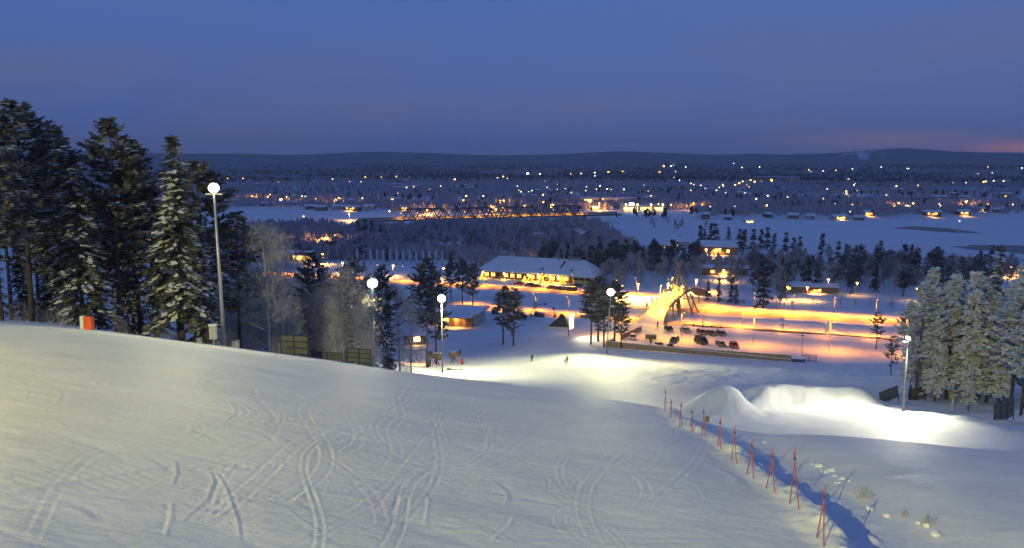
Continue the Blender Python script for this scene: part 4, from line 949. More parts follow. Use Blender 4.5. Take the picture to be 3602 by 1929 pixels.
# --- far side of the river: woods that read as one mass
def far_wood(name, label, n, dmin, dmax, hmin, hmax, m, seed, blades, wide, keep):
    g = np.random.default_rng(seed)
    r_ = np.exp(g.uniform(math.log(dmin), math.log(dmax), n * 3)); a = g.uniform(-R(37), R(37), n * 3); x = r_ * np.sin(a); y = r_ * np.cos(a)
    ok = (poly_sd(x, y, RIV) > 6) & keep(x, y, g); x = x[ok][:n]; y = y[ok][:n]; n = len(x); z = H(x, y)
    h = g.uniform(hmin, hmax, n); k = blades
    ang = g.uniform(0, 6.283, (n, k)); rad = np.sqrt(g.random((n, k))) * wide * h[:, None] * .5; zz = g.uniform(.05, .75, (n, k)) * h[:, None] * (1 - .35 * (rad / (wide * h[:, None] * .5 + 1e-6)))
    bx = x[:, None] + rad * np.cos(ang); by = y[:, None] + rad * np.sin(ang); bz = z[:, None] + zz
    w = .11 * h[:, None] * g.uniform(.6, 1.4, (n, k)) * (1.5 if k < 8 else 1); hl = h[:, None] * g.uniform(.18, .40, (n, k)); t = g.uniform(0, 3.14, (n, k))
    dx = np.cos(t) * w; dy = np.sin(t) * w * .6; lx = g.normal(0, .12, (n, k)) * hl
    V = np.stack([np.stack([bx - dx, by - dy, bz], -1), np.stack([bx + dx, by + dy, bz], -1), np.stack([bx + lx, by, bz + hl], -1), np.stack([bx - lx, by, bz - hl * .5], -1)], 2).reshape(-1, 3)
    F = np.arange(len(V)).reshape(-1, 4)[:, [0, 3, 1, 2]]
    return tag(link(name, np_mesh(name, V, F, m)), label, None, None, 'stuff')
far_wood('frosted_wood', 'frosted thicket filling the valley between lodge and river', 5200, 325, 640, 6, 10, M_FARW, 13, 26, .6, lambda x, y, g: (np.abs(x) < 300) & (y > np.where(x < -25, 408, 368)) & ((x < 70) | (y < 375)) & (fbm(x / 40, y / 40, 3) > -.12))
SHOP = at_z(2215, 742, 0)
def k_town(x, y, g): return (fbm(x / 130, y / 90, 3) + .30 > g.random(len(x)) * .8 - .05) & ~((np.abs(x - SHOP.x) < 62) & (y > SHOP.y - 190) & (y < SHOP.y + 12))
far_wood('frosted_wood', 'frosted birch woods across the river among the houses', 10000, 700, 1700, 6, 11, M_FARW, 3, 14, .62, k_town)
far_wood('frosted_wood', 'hazy frosted woods of the distant town', 9000, 1500, 4200, 8, 14, M_FARW, 4, 8, .8, k_town)
far_wood('conifer_wood', 'scattered dark conifers of the distant town', 1300, 720, 2600, 7, 12, M_FARC, 5, 12, .34, lambda x, y, g: fbm(x / 90 + 9, y / 60, 3) > .02)
far_wood('conifer_wood', 'distant dark forest under the hills', 7000, 2200, 4600, 10, 16, M_FARC, 6, 6, .8, lambda x, y, g: fbm(x / 300 + 9, y / 300, 3) > -.15)

# ------------------------------------------------------------------ truss bridge over the river
def truss_bridge():
    A = at_z(1385, 773, 5.0); B = at_z(2075, 755, 5.0); ax = Vector((B.x - A.x, B.y - A.y, 0)); L = ax.length; rz = math.atan2(ax.y, ax.x)
    t = thing('truss_bridge', 'long dark steel truss bridge with orange lit roadway over the river', 'bridge', (A.x, A.y, 5.0), rz)
    m = MB(); m.box((L / 2, 0, -.6), (L + 60, 9, 1.2)); m.build('deck', M_BRIDGE, t)
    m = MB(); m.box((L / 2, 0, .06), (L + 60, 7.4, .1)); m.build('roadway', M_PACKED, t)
    spans = 4; sl = (L - 12) / spans
    for s in range(spans):
        x0 = 6 + s * sl + 1.0; x1 = 6 + (s + 1) * sl - 1.0; n = 8; hh = 8.0; st = (x1 - x0) / n
        for y in (-4.2, 4.2):
            m = MB(); m.box(((x0 + x1) / 2, y, hh), (x1 - x0 - 2 * st, .6, .8)); m.build('top_chord', M_BRIDGE, t)
            for k in range(n):
                za, zb = (0, hh) if k % 2 == 0 else (hh, 0); xa, xb = x0 + k * st, x0 + (k + 1) * st
                m = MB(); m.tube([(xa, y, za), (xb, y, zb)], .46, .46, 4); m.build('diagonal', M_BRIDGE, t)
    for s in range(spans + 1):
        x = 6 + s * sl; m = MB(); m.box((x, 0, -5.2), (2.2, 8, 8.0), taper=.85); m.build('pier', M_CONC, t)
    m = MB(); m.box((L / 2, 4.75, .75), (L + 56, .2, 1.5)); m.build('added_parapet', M_CONC, t)  # wall added on the far side to catch the orange lamp light
    for k in range(13):
        p = t.matrix_basis @ Vector((L * (k + .5) / 13, 1.5, 4.5)); spot('deck_light', p, p - Vector((0, -.5, 5)), 4200, (1, .40, .03), 150, .7, .3, t)
        m = MB(); m.ball((L * (k + .5) / 13, 3.4, 4.7), .24, nu=6, nv=4); m.build('deck_lamp', M_LSOD, t, True)
truss_bridge()

# ------------------------------------------------------------------ far lamps (seen as points of light)
FAR_O = [(855, 628), (800, 627), (1285, 624), (1340, 624), (1395, 622), (1440, 622), (886, 690), (942, 693), (950, 685), (990, 700), (1010, 694), (1110, 700), (1192, 697), (1275, 698), (1068, 762), (1228, 753), (1370, 744), (1510, 668), (1502, 737), (1640, 690),
         (1630, 705), (1760, 706), (1772, 706), (1845, 725), (1736, 728), (1768, 731), (1912, 712), (1945, 723), (1910, 686), (1600, 632), (1770, 622), (2008, 612), (2044, 611), (2140, 606), (2190, 604), (2335, 585), (2320, 605), (2376, 604), (2098, 666), (2120, 700),
         (2075, 712), (2054, 695), (2108, 716), (2316, 718), (2360, 721), (2440, 716), (2470, 721), (2542, 651), (2586, 651), (2600, 645), (2612, 639), (2655, 640), (2640, 635), (2715, 636), (2752, 630), (2625, 652), (2697, 723), (2976, 674), (2985, 632), (3153, 655), (3160, 715),
         (3145, 726), (3212, 716), (3228, 653), (3304, 718), (3385, 720), (3400, 708), (3473, 719), (3440, 612), (3460, 640), (3562, 720), (1178, 828), (1135, 838), (2660, 700), (2290, 690), (1230, 640)]
FAR_W = [(1856, 611), (1975, 618), (1750, 626), (1785, 628), (1900, 613), (2092, 619), (2115, 618), (2092, 608), (2264, 652), (2280, 672), (2062, 658), (1988, 664), (1960, 667), (1925, 660), (1872, 671), (1825, 670), (1932, 667), (2136, 665), (2150, 667), (2195, 667), (2360, 585),
         (2368, 583), (2372, 578), (2412, 588), (2370, 625), (2390, 635), (2430, 646), (2440, 650), (2465, 653), (2480, 664), (2430, 670), (2520, 670), (2552, 678), (2635, 658), (2700, 689), (2770, 693), (2620, 679), (2585, 726), (2498, 727), (2896, 699), (2938, 716), (2910, 665),
         (2845, 598), (2852, 604), (2895, 602), (2940, 600), (2672, 588), (2581, 575), (2610, 590), (3003, 652), (3008, 646), (3015, 671), (3118, 686), (3192, 724), (3200, 726), (3308, 724), (3375, 778), (3352, 643), (3398, 643), (3490, 608), (3475, 588), (3100, 588), (3190, 593), (3470, 640),
         (3595, 592), (1270, 640), (2060, 671), (2110, 655), (1820, 655), (1860, 675), (1700, 690), (1550, 655), (980, 640), (1170, 630), (1430, 660), (1400, 680)]
FAR_G = [(2010, 678), (2998, 595), (3195, 594), (3468, 638), (3495, 637), (2530, 660), (2545, 655), (1062, 691), (1075, 692), (1832, 675), (2990, 745), (2998, 720), (3185, 724), (3145, 724), (3530, 637)]
def far_lamp(px, py, glass, sz, label, group, light=0, col=WARM):
    r = ray(px, py); lo, hi = 500.0, 5200.0
    ds = np.geomspace(420, 5200, 260); x = r[0] / r[1] * ds; z = EYE + r[2] / r[1] * ds; gz = H(x, ds) + 7.5
    i = int(np.argmax(z < gz)); i = len(ds) - 1 if z[i] >= gz[i] else i
    d = ds[i]; top = Vector((x[i], d, z[i])); g = min(H(x[i], d), top.z - 3)
    s = d / FPX * 3.5176 * sz                # a lantern about one picture point wide
    t = thing('street_lamp', label, 'street lamp', (top.x, d, g), 0, group); hh = top.z - g
    m = MB(); m.tube([(0, 0, -.5), (0, 0, hh)], .10, .08, 4); m.build('pole', M_STEEL, t)
    m = MB(); m.ball((0, -.2, hh), (s * .5, s * .5, s * .45), nu=6, nv=4); m.build('lantern', glass, t, True)
    if light: spot('lamp_light', top + Vector((0, -s, -s)), top + Vector((0, -s, -9)), light, col, 165, .5, .5, t, True)
LB = [('orange street lamp far across the river', 'distant orange street lamps'), ('white lamp in the distant town', 'distant white lamps'), ('greenish lamp in the distant town', 'distant greenish lamps')]
rl = random.Random(3)
for k, p in enumerate(FAR_O): far_lamp(*p, M_LSOD, rl.uniform(.7, 1.9), *LB[0], light=(16000 if k % 3 == 0 and p[1] > 660 else 0))
for k, p in enumerate(FAR_W): far_lamp(*p, M_LWHT if k % 3 else M_LWARM, rl.uniform(.5, 1.2), *LB[1])
for p in FAR_G: far_lamp(*p, M_LGRN, rl.uniform(.9, 1.5), *LB[2])
far_lamp(1857, 611, M_LWHT, 2.4, 'single brilliant white lamp under the dark forest hills', None)
# lamps closer by
for px, py, pb, lb, pw in [(852, 872, 0, 'orange lamp left of the filling station', 5000), (1135, 895, 0, 'tall orange lamp lighting the trees by the filling station', 9000), (1205, 925, 0, 'bright orange lamp on the bank left of the flag masts', 6000), (1383, 935, 0, 'bright lamp on the bank below the flag masts', 5000),
                           (1175, 995, 0, 'bright lamp on the near side of the lodge road', 3000), (1560, 945, 0, 'bright lamp at the end of the flag masts', 4000), (1855, 922, 0, 'white lamp on the lane behind the lodge roof', 8000), (1880, 900, 0, 'orange lamp further up the lane behind the lodge', 5000), (1872, 909, 0, 'orange lamp halfway up the lane behind the lodge', 4000),
                           (2168, 988, 0, 'pair lamp above the pine clump near the lodge', 6000), (2187, 1006, 0, 'white lamp by the pine clump near the tepee', 6000), (2490, 865, 0, 'orange lamp at the house gable by the spruces', 9000), (2484, 878, 0, 'low orange lamp at the house by the spruces', 5000), (2532, 877, 0, 'orange porch lamp of the house by the river', 5000),
                           (2545, 952, 0, 'orange lamp on the lane behind the tepee', 9000), (2450, 985, 0, 'orange lamp lighting the birches behind the tepee', 45000), (2350, 1000, 0, 'orange lamp lighting the hedge left of the tepee', 40000), (2245, 1000, 0, 'orange lamp among the glowing birches', 30000), (2770, 1010, 0, 'orange lamp under the trees at the field edge', 6000),
                           (2840, 1012, 0, 'orange lamp at the low shed beyond the field', 5000), (2914, 984, 0, 'small orange lamp deep in the conifer belt', 2500), (3015, 996, 0, 'small pale lamp deep in the conifer belt', 1500), (3225, 1015, 0, 'twin pale lamps beside the dense conifers', 1500), (3560, 940, 0, 'orange lamp behind the tall dark spruce', 7000),
                           (3395, 1308, 0, 'orange lamp seen between the frosted trunks', 4000), (700, 1032, 0, 'yellow lamp glimpsed through the big spruce', 800)]:
    r = ray(px, py); ds = np.geomspace(150, 900, 300); x = r[0] / r[1] * ds; z = EYE + r[2] / r[1] * ds; i = int(np.argmax(z < H(x, ds) + 5.0)); d = ds[i]; g = H(x[i], d)
    street_lamp(lb, Vector((x[i], d, g)), z[i] - g, pw, (1, .50, .10), arm=0.0, size=165, bulb=.30 * d / 300 + .1, glass=M_LWARM if 'white' in lb or 'bright' in lb or 'pale' in lb else M_LSOD)

# ------------------------------------------------------------------ houses in and around the valley
def house_px(label, px, py, w, dd, h, wall, wins, rz=0.0, pitch=22, glow=0, cat='house', group=None, name='house', hip=0.0, chim=True):
    p = hit(px, py, 200); return house(name, label, cat, p, rz, w, dd, h, pitch, wall, wins, glow=glow, group=group, hip=hip, chimney=chim, snow=.4)
WN = [(-.5, 1.6, 1.2, 1.2, 'f', True), (.4, 1.6, 1.4, 1.2, 'f', False)]
house_px('house with hip roof on the point before the frozen river', 2375, 872, 14, 10, 4, M_PALEWALL, [(.1, 2, 1.2, 1.3, 'f', True), (-.6, 2, 1.2, 1.3, 'f', False)], R(-8), hip=4)
house_px('low garage left of the hip roofed house by the river', 2330, 878, 8, 6, 2.6, M_DARKWALL, [(.3, 1.4, 1, 1, 'f', True)], R(-8), hip=0, cat='garage', name='garage', chim=False)
house_px('big snowy house with orange lit gable wall by the spruces', 2520, 893, 22, 12, 4.5, M_BRICK, [(.55, 2.2, 1.6, 1.6, 'f', True), (-.3, 2.2, 1.2, 1.4, 'f', False)], R(-14), glow=6000, hip=3)
house_px('low orange lit building behind the birches at the lane', 2545, 965, 20, 8, 3.2, M_BRICK, [(-.5, 1.6, 2, 1.2, 'f', True), (.2, 1.6, 3, 1.3, 'f', True)], R(-10), pitch=10, glow=7000, chim=False)
house_px('long low shed beyond the snowy field', 2860, 1028, 17, 6, 2.4, M_BRICK, [(.2, 1.2, 1, .9, 'f', True)], R(-8), pitch=14, glow=2500, cat='shed', name='shed', chim=False)
house_px('long low cabin at the right of the field under trees', 2790, 1022, 12, 6, 2.4, M_BRICK, [(-.3, 1.2, 1.3, 1, 'f', True)], R(-6), pitch=14, glow=4000, chim=False)
house_px('house with snowy roof behind the left birches', 1110, 858, 13, 9, 3.4, M_PALEWALL, WN, R(10))
house_px('snowy roofed house between the spruce group and the bridge', 1290, 862, 14, 9, 3.2, M_PALEWALL, WN, R(-6)); house_px('small pale house below the truss bridge approach', 1352, 848, 11, 8, 3.0, M_PALEWALL, WN, R(4))
house_px('round roofed hall behind the lodge', 1780, 927, 9, 9, 4.0, M_PALEWALL, [], R(0), hip=5.0, cat='hall', name='hall')
house_px('small house left behind the lodge with orange light', 1670, 938, 12, 8, 3.4, M_DARKWALL, WN, R(12), glow=1500)
house_px('house with lit orange front at the left behind the mast', 838, 900, 12, 9, 4.0, M_BRICK, [(0, 2, 2.5, 1.6, 'f', True)], R(20), glow=5000)
house_px('orange lit house behind the tall dark spruce', 3575, 962, 15, 9, 3.2, M_BRICK, [(0, 1.8, 2.5, 1.3, 'f', True)], R(-15), glow=5000)
rh = random.Random(8)
FARH = [(2635, 786, 15, 1), (2560, 775, 10, 0), (2790, 768, 15, 0), (2850, 770, 12, 0), (3055, 757, 14, 1), (3090, 748, 12, 1), (3275, 757, 26, 1), (3385, 755, 20, 1), (3448, 745, 12, 1), (2950, 772, 24, 1), (3020, 776, 14, 0), (1020, 722, 30, 0), (1090, 735, 16, 0), (1130, 738, 20, 0), (1190, 735, 20, 0), (1240, 738, 30, 1), (1300, 735, 18, 0), (1385, 733, 16, 0), (1430, 738, 22, 1),
        (1470, 722, 12, 1), (1240, 712, 18, 0), (1600, 742, 20, 0), (1660, 735, 18, 1), (1740, 738, 16, 0), (1820, 735, 14, 0), (1480, 740, 12, 0), (3000, 735, 14, 0), (3120, 740, 14, 1), (3510, 748, 14, 0), (2480, 765, 12, 0), (2700, 765, 10, 0), (850, 715, 18, 0), (790, 728, 20, 0), (940, 725, 22, 0)]
for px, py, w, lit in FARH:
    house_px('snow roofed %shouse on the far river bank' % ('lit ' if lit else 'dark '), px, py, w * .62, 8, 3.0, rh.choice([M_PALEWALL, M_DARKWALL, M_BRICK]), [(-.5, 1.7, 2.0, 1.5, 'f', True), (.35, 1.7, 2.4, 1.6, 'f', True)] if lit else [(.3, 1.7, 1.6, 1.3, 'f', False)],
             R(rh.uniform(-25, 25)), glow=3500 if lit else 0, group='lit houses on the far bank' if lit else 'dark houses on the far bank', chim=False)
for k in range(46):
    px = rh.uniform(850, 3560); py = rh.uniform(640, 712); lit = k % 3 == 0
    p = hit(px, py, 400); house('house', 'faint snow roofed house%s in the distant town' % (' with a lit front' if lit else ''), 'house', p, R(rh.uniform(-40, 40)), rh.uniform(10, 24), 10, rh.uniform(3, 6), 16, rh.choice([M_PALEWALL, M_BRICK, M_DARKWALL]), [(0, 2.4, 5, 1.6, 'f', True)] if lit else [(0, 2.4, 4, 1.4, 'f', False)], group='lit town houses' if lit else 'dark town houses', snow=.5)
# shops with bright forecourt
p = hit(2260, 742, 400); t = house('shop_building', 'bright yellow shop with blazing forecourt beyond the bridge end', 'shop', p, R(-6), 46, 16, 5.5, 5, M_PALEWALL, [(-.6, 2.6, 12, 3, 'f', True), (.1, 2.6, 9, 3, 'f', True), (.7, 2.6, 8, 2.6, 'f', True)], winmat=M_LSTREET)
for lx in (-18, -6, 8, 20):
    q = t.matrix_basis @ Vector((lx, -13, 7)); spot('forecourt_light', q, q - Vector((0, 0, 5)), 60000, (1, .60, .10), 160, .6, .5, t)
    m = MB(); m.tube([(lx, -13, 0), (lx, -13, 7)], .12, .1, 5); m.ball((lx, -13, 7.3), .9, nu=8, nv=5); m.build('forecourt_lamp', M_LWARM, t, True)
m = MB(); m.box((-12, -8.5, 7.5), (5, .5, 2.2)); m.build('sign', M_LWHT, t)
p = hit(2135, 716, 400); house('shop_building', 'wide flat hall with snowy roof behind the bright shop', 'shop', p, R(-4), 70, 30, 7, 3, M_PALEWALL, [(-.7, 4, 10, 3, 'f', True)], winmat=M_LSTREET)
p = hit(2090, 735, 400); t = house('kiosk', 'small yellow lit kiosk left of the bright shop', 'kiosk', p, 0, 16, 8, 4, 6, M_YELWALL, [(0, 2, 10, 2, 'f', True)], winmat=M_LSTREET, glow=20000)
p = hit(2690, 645, 400); house('apartment_block', 'pale apartment block with orange lights in the distant town', 'apartment block', p, R(10), 60, 20, 16, 4, M_BRICK, [(-.5, 5, 8, 3, 'f', True), (.4, 9, 6, 3, 'f', True)])
p = hit(2770, 640, 400); house('apartment_block', 'second lit apartment block right of the pale one in town', 'apartment block', p, R(-8), 60, 20, 13, 4, M_PALEWALL, [(-.5, 5, 8, 3, 'f', True), (.3, 5, 6, 3, 'f', True)])

# ------------------------------------------------------------------ cars
def car_proto(style):
    t = thing('parked_car', 'car', 'car')
    L, Wd = {'hatch': (4.1, 1.75), 'suv': (4.6, 1.88), 'van': (5.0, 2.0), 'sedan': (4.6, 1.8)}[style]
    belt_, top = {'hatch': (.92, 1.48), 'suv': (1.08, 1.75), 'van': (1.15, 2.05), 'sedan': (.9, 1.42)}[style]
    hood = {'hatch': .22, 'suv': .24, 'van': .14, 'sedan': .27}[style]; tail = {'hatch': .02, 'suv': .02, 'van': .01, 'sedan': .17}[style]
    def loft(sec, m):
        vs = []; n = 8
        for x, w, z0, z1, wt in sec:
            b = min(.12, (z1 - z0) * .25); vs += [(x, -w * .92, z0), (x, -w, z0 + b), (x, -w, z0 + (z1 - z0) * .6), (x, -wt, z1), (x, wt, z1), (x, w, z0 + (z1 - z0) * .6), (x, w, z0 + b), (x, w * .92, z0)]
        fs = [(i * n + k, i * n + (k + 1) % n, (i + 1) * n + (k + 1) % n, (i + 1) * n + k) for i in range(len(sec) - 1) for k in range(n)] + [tuple(range(n))[::-1], tuple(range((len(sec) - 1) * n, len(sec) * n))]
        return m.add(vs, [f[::-1] for f in fs])
    w = Wd / 2; hl = L / 2
    m = MB(); loft([(-hl, w * .82, .38, belt_ * .88, w * .74), (-hl + .15, w * .96, .28, belt_ * .97, w * .84), (-hl + .7, w, .24, belt_, w * .90), (0, w, .24, belt_ * .99, w * .90), (hl - hood * L, w, .24, belt_ * .96, w * .88), (hl - .35, w * .95, .26, belt_ * .80, w * .80), (hl, w * .80, .36, belt_ * .66, w * .66)], m)
    m.build('body', M_BLACK, t, False)
    x0 = -hl + tail * L + .08; x1 = hl - hood * L + .05
    m = MB(); loft([(x0, w * .86, belt_ * .93, belt_ + .05, w * .82), (x0 + .35, w * .87, belt_ * .93, top - .08, w * .70), (x1 - .75, w * .87, belt_ * .93, top - .08, w * .70), (x1, w * .84, belt_ * .9, belt_ + .03, w * .80)], m); m.build('windows', M_GLASS, t)
    m = MB(); m.box(((x0 + x1) / 2 - .12, 0, top - .04), (x1 - x0 - 1.0, w * 1.42, .09), taper=.9); m.build('roof', M_SNOW, t)
    for sx in (-1, 1):
        for sy in (-1, 1):
            x = sx * L * .30; m = MB(); m.tube([(x, sy * (w - .2), .32), (x, sy * (w + .02), .32)], .32, .32, 12); tw = m.build('wheel', M_BLACK, t)
            m = MB(); m.tube([(x, sy * (w + .015), .32), (x, sy * (w + .03), .32)], .19, .17, 8); m.build('rim', M_STEEL, tw)
    for sy in (-1, 1):
        m = MB(); m.box((hl - .08, sy * w * .62, belt_ * .64), (.12, .34, .16)); m.build('headlight', M_WHITE, t)
        m = MB(); m.box((-hl + .05, sy * w * .66, belt_ * .78), (.10, .22, .26)); m.build('tail_light', M_SIGNRED, t)
        m = MB(); m.box((x1 - .35, sy * (w + .08), belt_ + .08), (.14, .18, .13)); m.build('mirror', M_BLACK, t)
    m = MB(); m.box((hl + .005, 0, .42), (.05, Wd * .5, .13)); m.build('number_plate', M_WHITE, t)
    return t
CARP = {s: car_proto(s) for s in ('hatch', 'suv', 'van', 'sedan')}
def paint(n, c): return mat('car_paint_' + n, c, .35, .3)
PAINT = {'black': paint('black', (.02, .02, .024)), 'grey': paint('grey', (.10, .105, .11)), 'red': paint('red', (.28, .02, .02)), 'white': paint('white', (.62, .62, .62)), 'silver': paint('silver', (.34, .34, .35)), 'brown': paint('brown', (.14, .09, .06)), 'blue': paint('blue', (.04, .05, .10))}
FIRST = set()
def car(style, colr, px, py, rz, label, group, d=None, roofsnow=True):
    p = at_z(px, py, .05) if d is None else d
    g = H(p.x, p.y) + .05; src = CARP[style]
    if style not in FIRST: FIRST.add(style); o = src; o.location = (p.x, p.y, g); o.rotation_euler = (0, 0, rz); tag(o, label, 'car', group)
    else: o = copy_tree(src, (p.x, p.y, g), rz, None, label, group)
    for ch in o.children:
        if ch.name.startswith(('body', 'mirror')) or (ch.name.startswith('roof') and not roofsnow):
            ch.data = ch.data.copy(); ch.data.materials[0] = PAINT[colr]
    return o
PK = 'cars parked in the car park'
car('hatch', 'black', 2353, 1166, R(-78), 'dark car first in the far row of the car park', PK); car('sedan', 'silver', 2412, 1172, R(-72), 'pale car second in the far row of the car park', PK)
car('hatch', 'brown', 2468, 1179, R(-75), 'dark car left of the three parked close together', PK); car('sedan', 'brown', 2500, 1182, R(-75), 'dark car in the middle of the three parked close together', PK); car('hatch', 'grey', 2537, 1184, R(-75), 'dark car right of the three parked close together', PK)
car('hatch', 'white', 2226, 1199, R(-100), 'white car by the short slanting fence', PK); car('suv', 'black', 2372, 1211, R(-118), 'dark off-road car in the near row of the car park', PK)
car('van', 'black', 2466, 1217, R(-72), 'dark van in the near row of the car park', PK, roofsnow=False); car('sedan', 'grey', 2535, 1226, R(-84), 'grey car between the van and the red car', PK); car('hatch', 'red', 2582, 1233, R(-86), 'red car at the end of the near row', PK, roofsnow=False)
PL = 'cars parked at the lodge'
for px, py, c, s, lb in [(1825, 1002, 'red', 'sedan', 'dark red car left before the lodge veranda'), (1862, 1007, 'black', 'hatch', 'dark car before the lit decorations of the lodge'), (1885, 1011, 'black', 'sedan', 'second dark car before the lit decorations'), (1938, 1016, 'black', 'hatch', 'first dark car of the line at the lodge road'), (1962, 1019, 'black', 'sedan', 'second dark car of the line at the lodge road'),
                         (1986, 1021, 'blue', 'hatch', 'third dark car of the line at the lodge road'), (2010, 1023, 'black', 'suv', 'fourth dark car of the line at the lodge road'), (2030, 1010, 'blue', 'suv', 'dark car beside the yellow bay of the lodge')]:
    car(s, c, px, py, R(160), lb, PL)
# covered trailer with crate sides, lump of a snowed-in machine
p = at_z(2289, 1204, 0); t = thing('trailer', 'wooden crate sided trailer behind the fence', 'trailer', ground(p.x, p.y), R(-15))
m = MB(); m.box((0, 0, 1.15), (3.0, 1.9, 1.3)); m.build('box_body', M_WOOD, t); m = MB(); m.box((0, 0, 1.88), (3.1, 2.0, .14)); m.build('snow_cover', M_SNOW, t)
for x in (-1.2, -.6, 0, .6, 1.2): m = MB(); m.box((x, -.98, 1.15), (.12, .06, 1.3)); m.build('slat', M_DARKWALL, t)
for s in (-1, 1): m = MB(); m.tube([(0, s * .98, .35), (0, s * 1.12, .35)], .35, .35, 10); m.build('wheel', M_BLACK, t)
m = MB(); m.tube([(1.5, 0, .5), (2.6, 0, .45)], .06, .06, 5); m.build('drawbar', M_DSTEEL, t)
p = at_z(2289, 1222, 0); t = thing('waste_bin', 'dark post bin in front of the crate trailer', 'bin', ground(p.x, p.y)); m = MB(); m.tube([(0, 0, 0), (0, 0, 1.0)], .06, .06, 6); m.build('post', M_DSTEEL, t); m = MB(); m.tube([(0, 0, .55), (0, 0, 1.35)], .26, .30, 10); m.build('bin_body', M_DARKWALL, t)
for px, py, w, lb in [(2318, 1225, 2.6, 'snowed-in snowmobile behind the fence'), (2356, 1231, 2.0, 'second low snowmobile behind the fence')]:
    p = at_z(px, py, 0); t = thing('snowmobile', lb, 'snowmobile', ground(p.x, p.y), R(-20)); m = MB(); m.ball((0, 0, .55), (w * .5, .45, .38), nu=12, nv=7); m.build('body', M_TARP, t, True)
    m = MB(); m.box((w * .28, 0, .95), (.12, .7, .5), M=Matrix.Rotation(R(25), 3, 'Y')); m.build('windscreen', M_GLASS, t); m = MB(); m.ball((-w * .18, 0, .85), (w * .28, .32, .16)); m.build('seat_snow', M_SNOW, t, True)
    for s in (-.35, .35): m = MB(); m.box((w * .4, s, .12), (1.1, .16, .06)); m.build('ski', M_RED, t)
# ------------------------------------------------------------------ plank fences of the car park
def fence(label, A, B, n, h, planks=3):
    A = Vector(A); B = Vector(B); rz = math.atan2(B.y - A.y, B.x - A.x); L = (Vector((B.x, B.y)) - Vector((A.x, A.y))).length
    t = thing('plank_fence', label, 'fence', (A.x, A.y, 0), rz); r = random.Random(4)
    for k in range(n + 1):
        w = t.matrix_basis @ Vector((L * k / n, 0, 0)); z = H(w.x, w.y); m = MB(); m.box((L * k / n, .10, z + h / 2 - .1), (.16, .14, h + .5)); m.build('post', M_WOOD, t)
    me = None
    for k in range(n):
        w = t.matrix_basis @ Vector((L * (k + .5) / n, 0, 0)); z = H(w.x, w.y)
        for j in range(planks):
            if me is None: m = MB(); m.box((0, 0, 0), (L / n + .05, .05, h / planks - .035)); o = m.build('plank', M_WOOD, t); me = o.data
            else: o = link('plank', me, t)
            o.location = (L * (k + .5) / n, -.02 + r.uniform(-.02, .02), z + .12 + h / planks * (j + .5)); o.rotation_euler = (0, R(r.uniform(-.5, .5)), 0)
    m = MB(); m.box((L / 2, 0, H(A.x, A.y) + h + .21), (L, .18, .12)); m.build('snow_ridge', M_SNOW, t)
    return t
fence('long plank fence along the near side of the car park', at_z(2132, 1232, .0), at_z(2780, 1300, .0), 16, 1.55)
fence('short slanting plank fence by the white car', at_z(2188, 1202, 0), at_z(2256, 1170, 0), 4, 1.5)
fence('short end piece of plank fence at the corner', at_z(2132, 1230, 0), at_z(2162, 1216, 0), 2, 1.3)
p = at_z(2806, 1300, 0); t = thing('blue_container', 'blue and white crate at the right end of the plank fence', 'container', ground(p.x, p.y), R(-12)); m = MB(); m.box((0, 0, .45), (3.0, 1.6, .9)); m.build('blue_base', M_BLUE, t); m = MB(); m.box((-.05, 0, 1.05), (2.8, 1.5, .32)); m.build('snow_top', M_SNOW, t)
t = thing('barrier_rails', 'dark tubular rails beside the blue crate', 'railing', ground(p.x + 2.6, p.y), R(-12))
for z in (.4, 1.0, 1.6): m = MB(); m.box((0, 0, z), (3.6, .08, .16)); m.build('rail', M_DARKWALL, t)
for x in (-1.7, 0, 1.7): m = MB(); m.box((x, .1, .8), (.12, .12, 1.8)); m.build('post', M_DARKWALL, t)
p = at_z(2818, 1292, 0); b = ground(p.x, p.y); street_lamp('slim unlit lamp pole at the right end of the plank fence', b, at_d(2818, 1183, p.y).z - b.z, 0, arm=0, bulb=.12, glass=M_GREYC)
t = thing('low_guard_rail', 'low dark guard rail with posts behind the close parked cars', 'guard rail', (0, 0, 0))
a = at_z(2408, 1152, 0); c = at_z(2536, 1160, 0)
for k in range(5): q = a.lerp(c, k / 4); m = MB(); m.box((q.x, q.y, .55), (.35, .3, 1.1)); m.build('post', M_DARKWALL, t)
m = MB(); m.tube([(a.x, a.y, .8), (c.x, c.y, .8)], .09, .09, 5); m.build('rail', M_DARKWALL, t)
# ------------------------------------------------------------------ lift area, machines, sign
p = at_z(2000, 1183, .3); b = ground(p.x, p.y); t = thing('lit_sign', 'tall narrow brightly lit white sign board on a post', 'sign', b, R(62))
m = MB(); m.box((0, 0, 1.6), (.35, .3, 3.4)); m.build('post', M_WOOD, t); m = MB(); m.box((1.9, 0, 4.0), (3.2, .22, 4.6)); m.build('board', M_LSIGN, t); m = MB(); m.box((1.9, 0, 6.38), (3.3, .3, .16)); m.build('top_snow', M_SNOW, t)
m = MB(); m.box((1.9, -1.5, 6.5), (.5, .3, .25)); m.build('sign_lamp', M_DSTEEL, t)
q = b + Vector((3.2, -2.2, 6.0)); spot('sign_light', q, b + Vector((8, -6, 0)), 3800, (1, .96, .62), 130, 1.0, .3, t)
p = at_z(1968, 1157, 0); t = thing('covered_machine', 'black tarpaulin wedge over a machine on a pale sledge', 'covered machine', ground(p.x, p.y), R(-6))
m = MB(); vs = [(-3.2, -1.4, .7), (2.6, -1.5, .7), (2.8, 1.4, .7), (-3.0, 1.4, .7), (-1.0, -.5, 2.6), (.5, -.5, 4.6), (1.3, -.3, 4.2), (.6, .5, 4.5), (-1.0, .5, 2.7)]
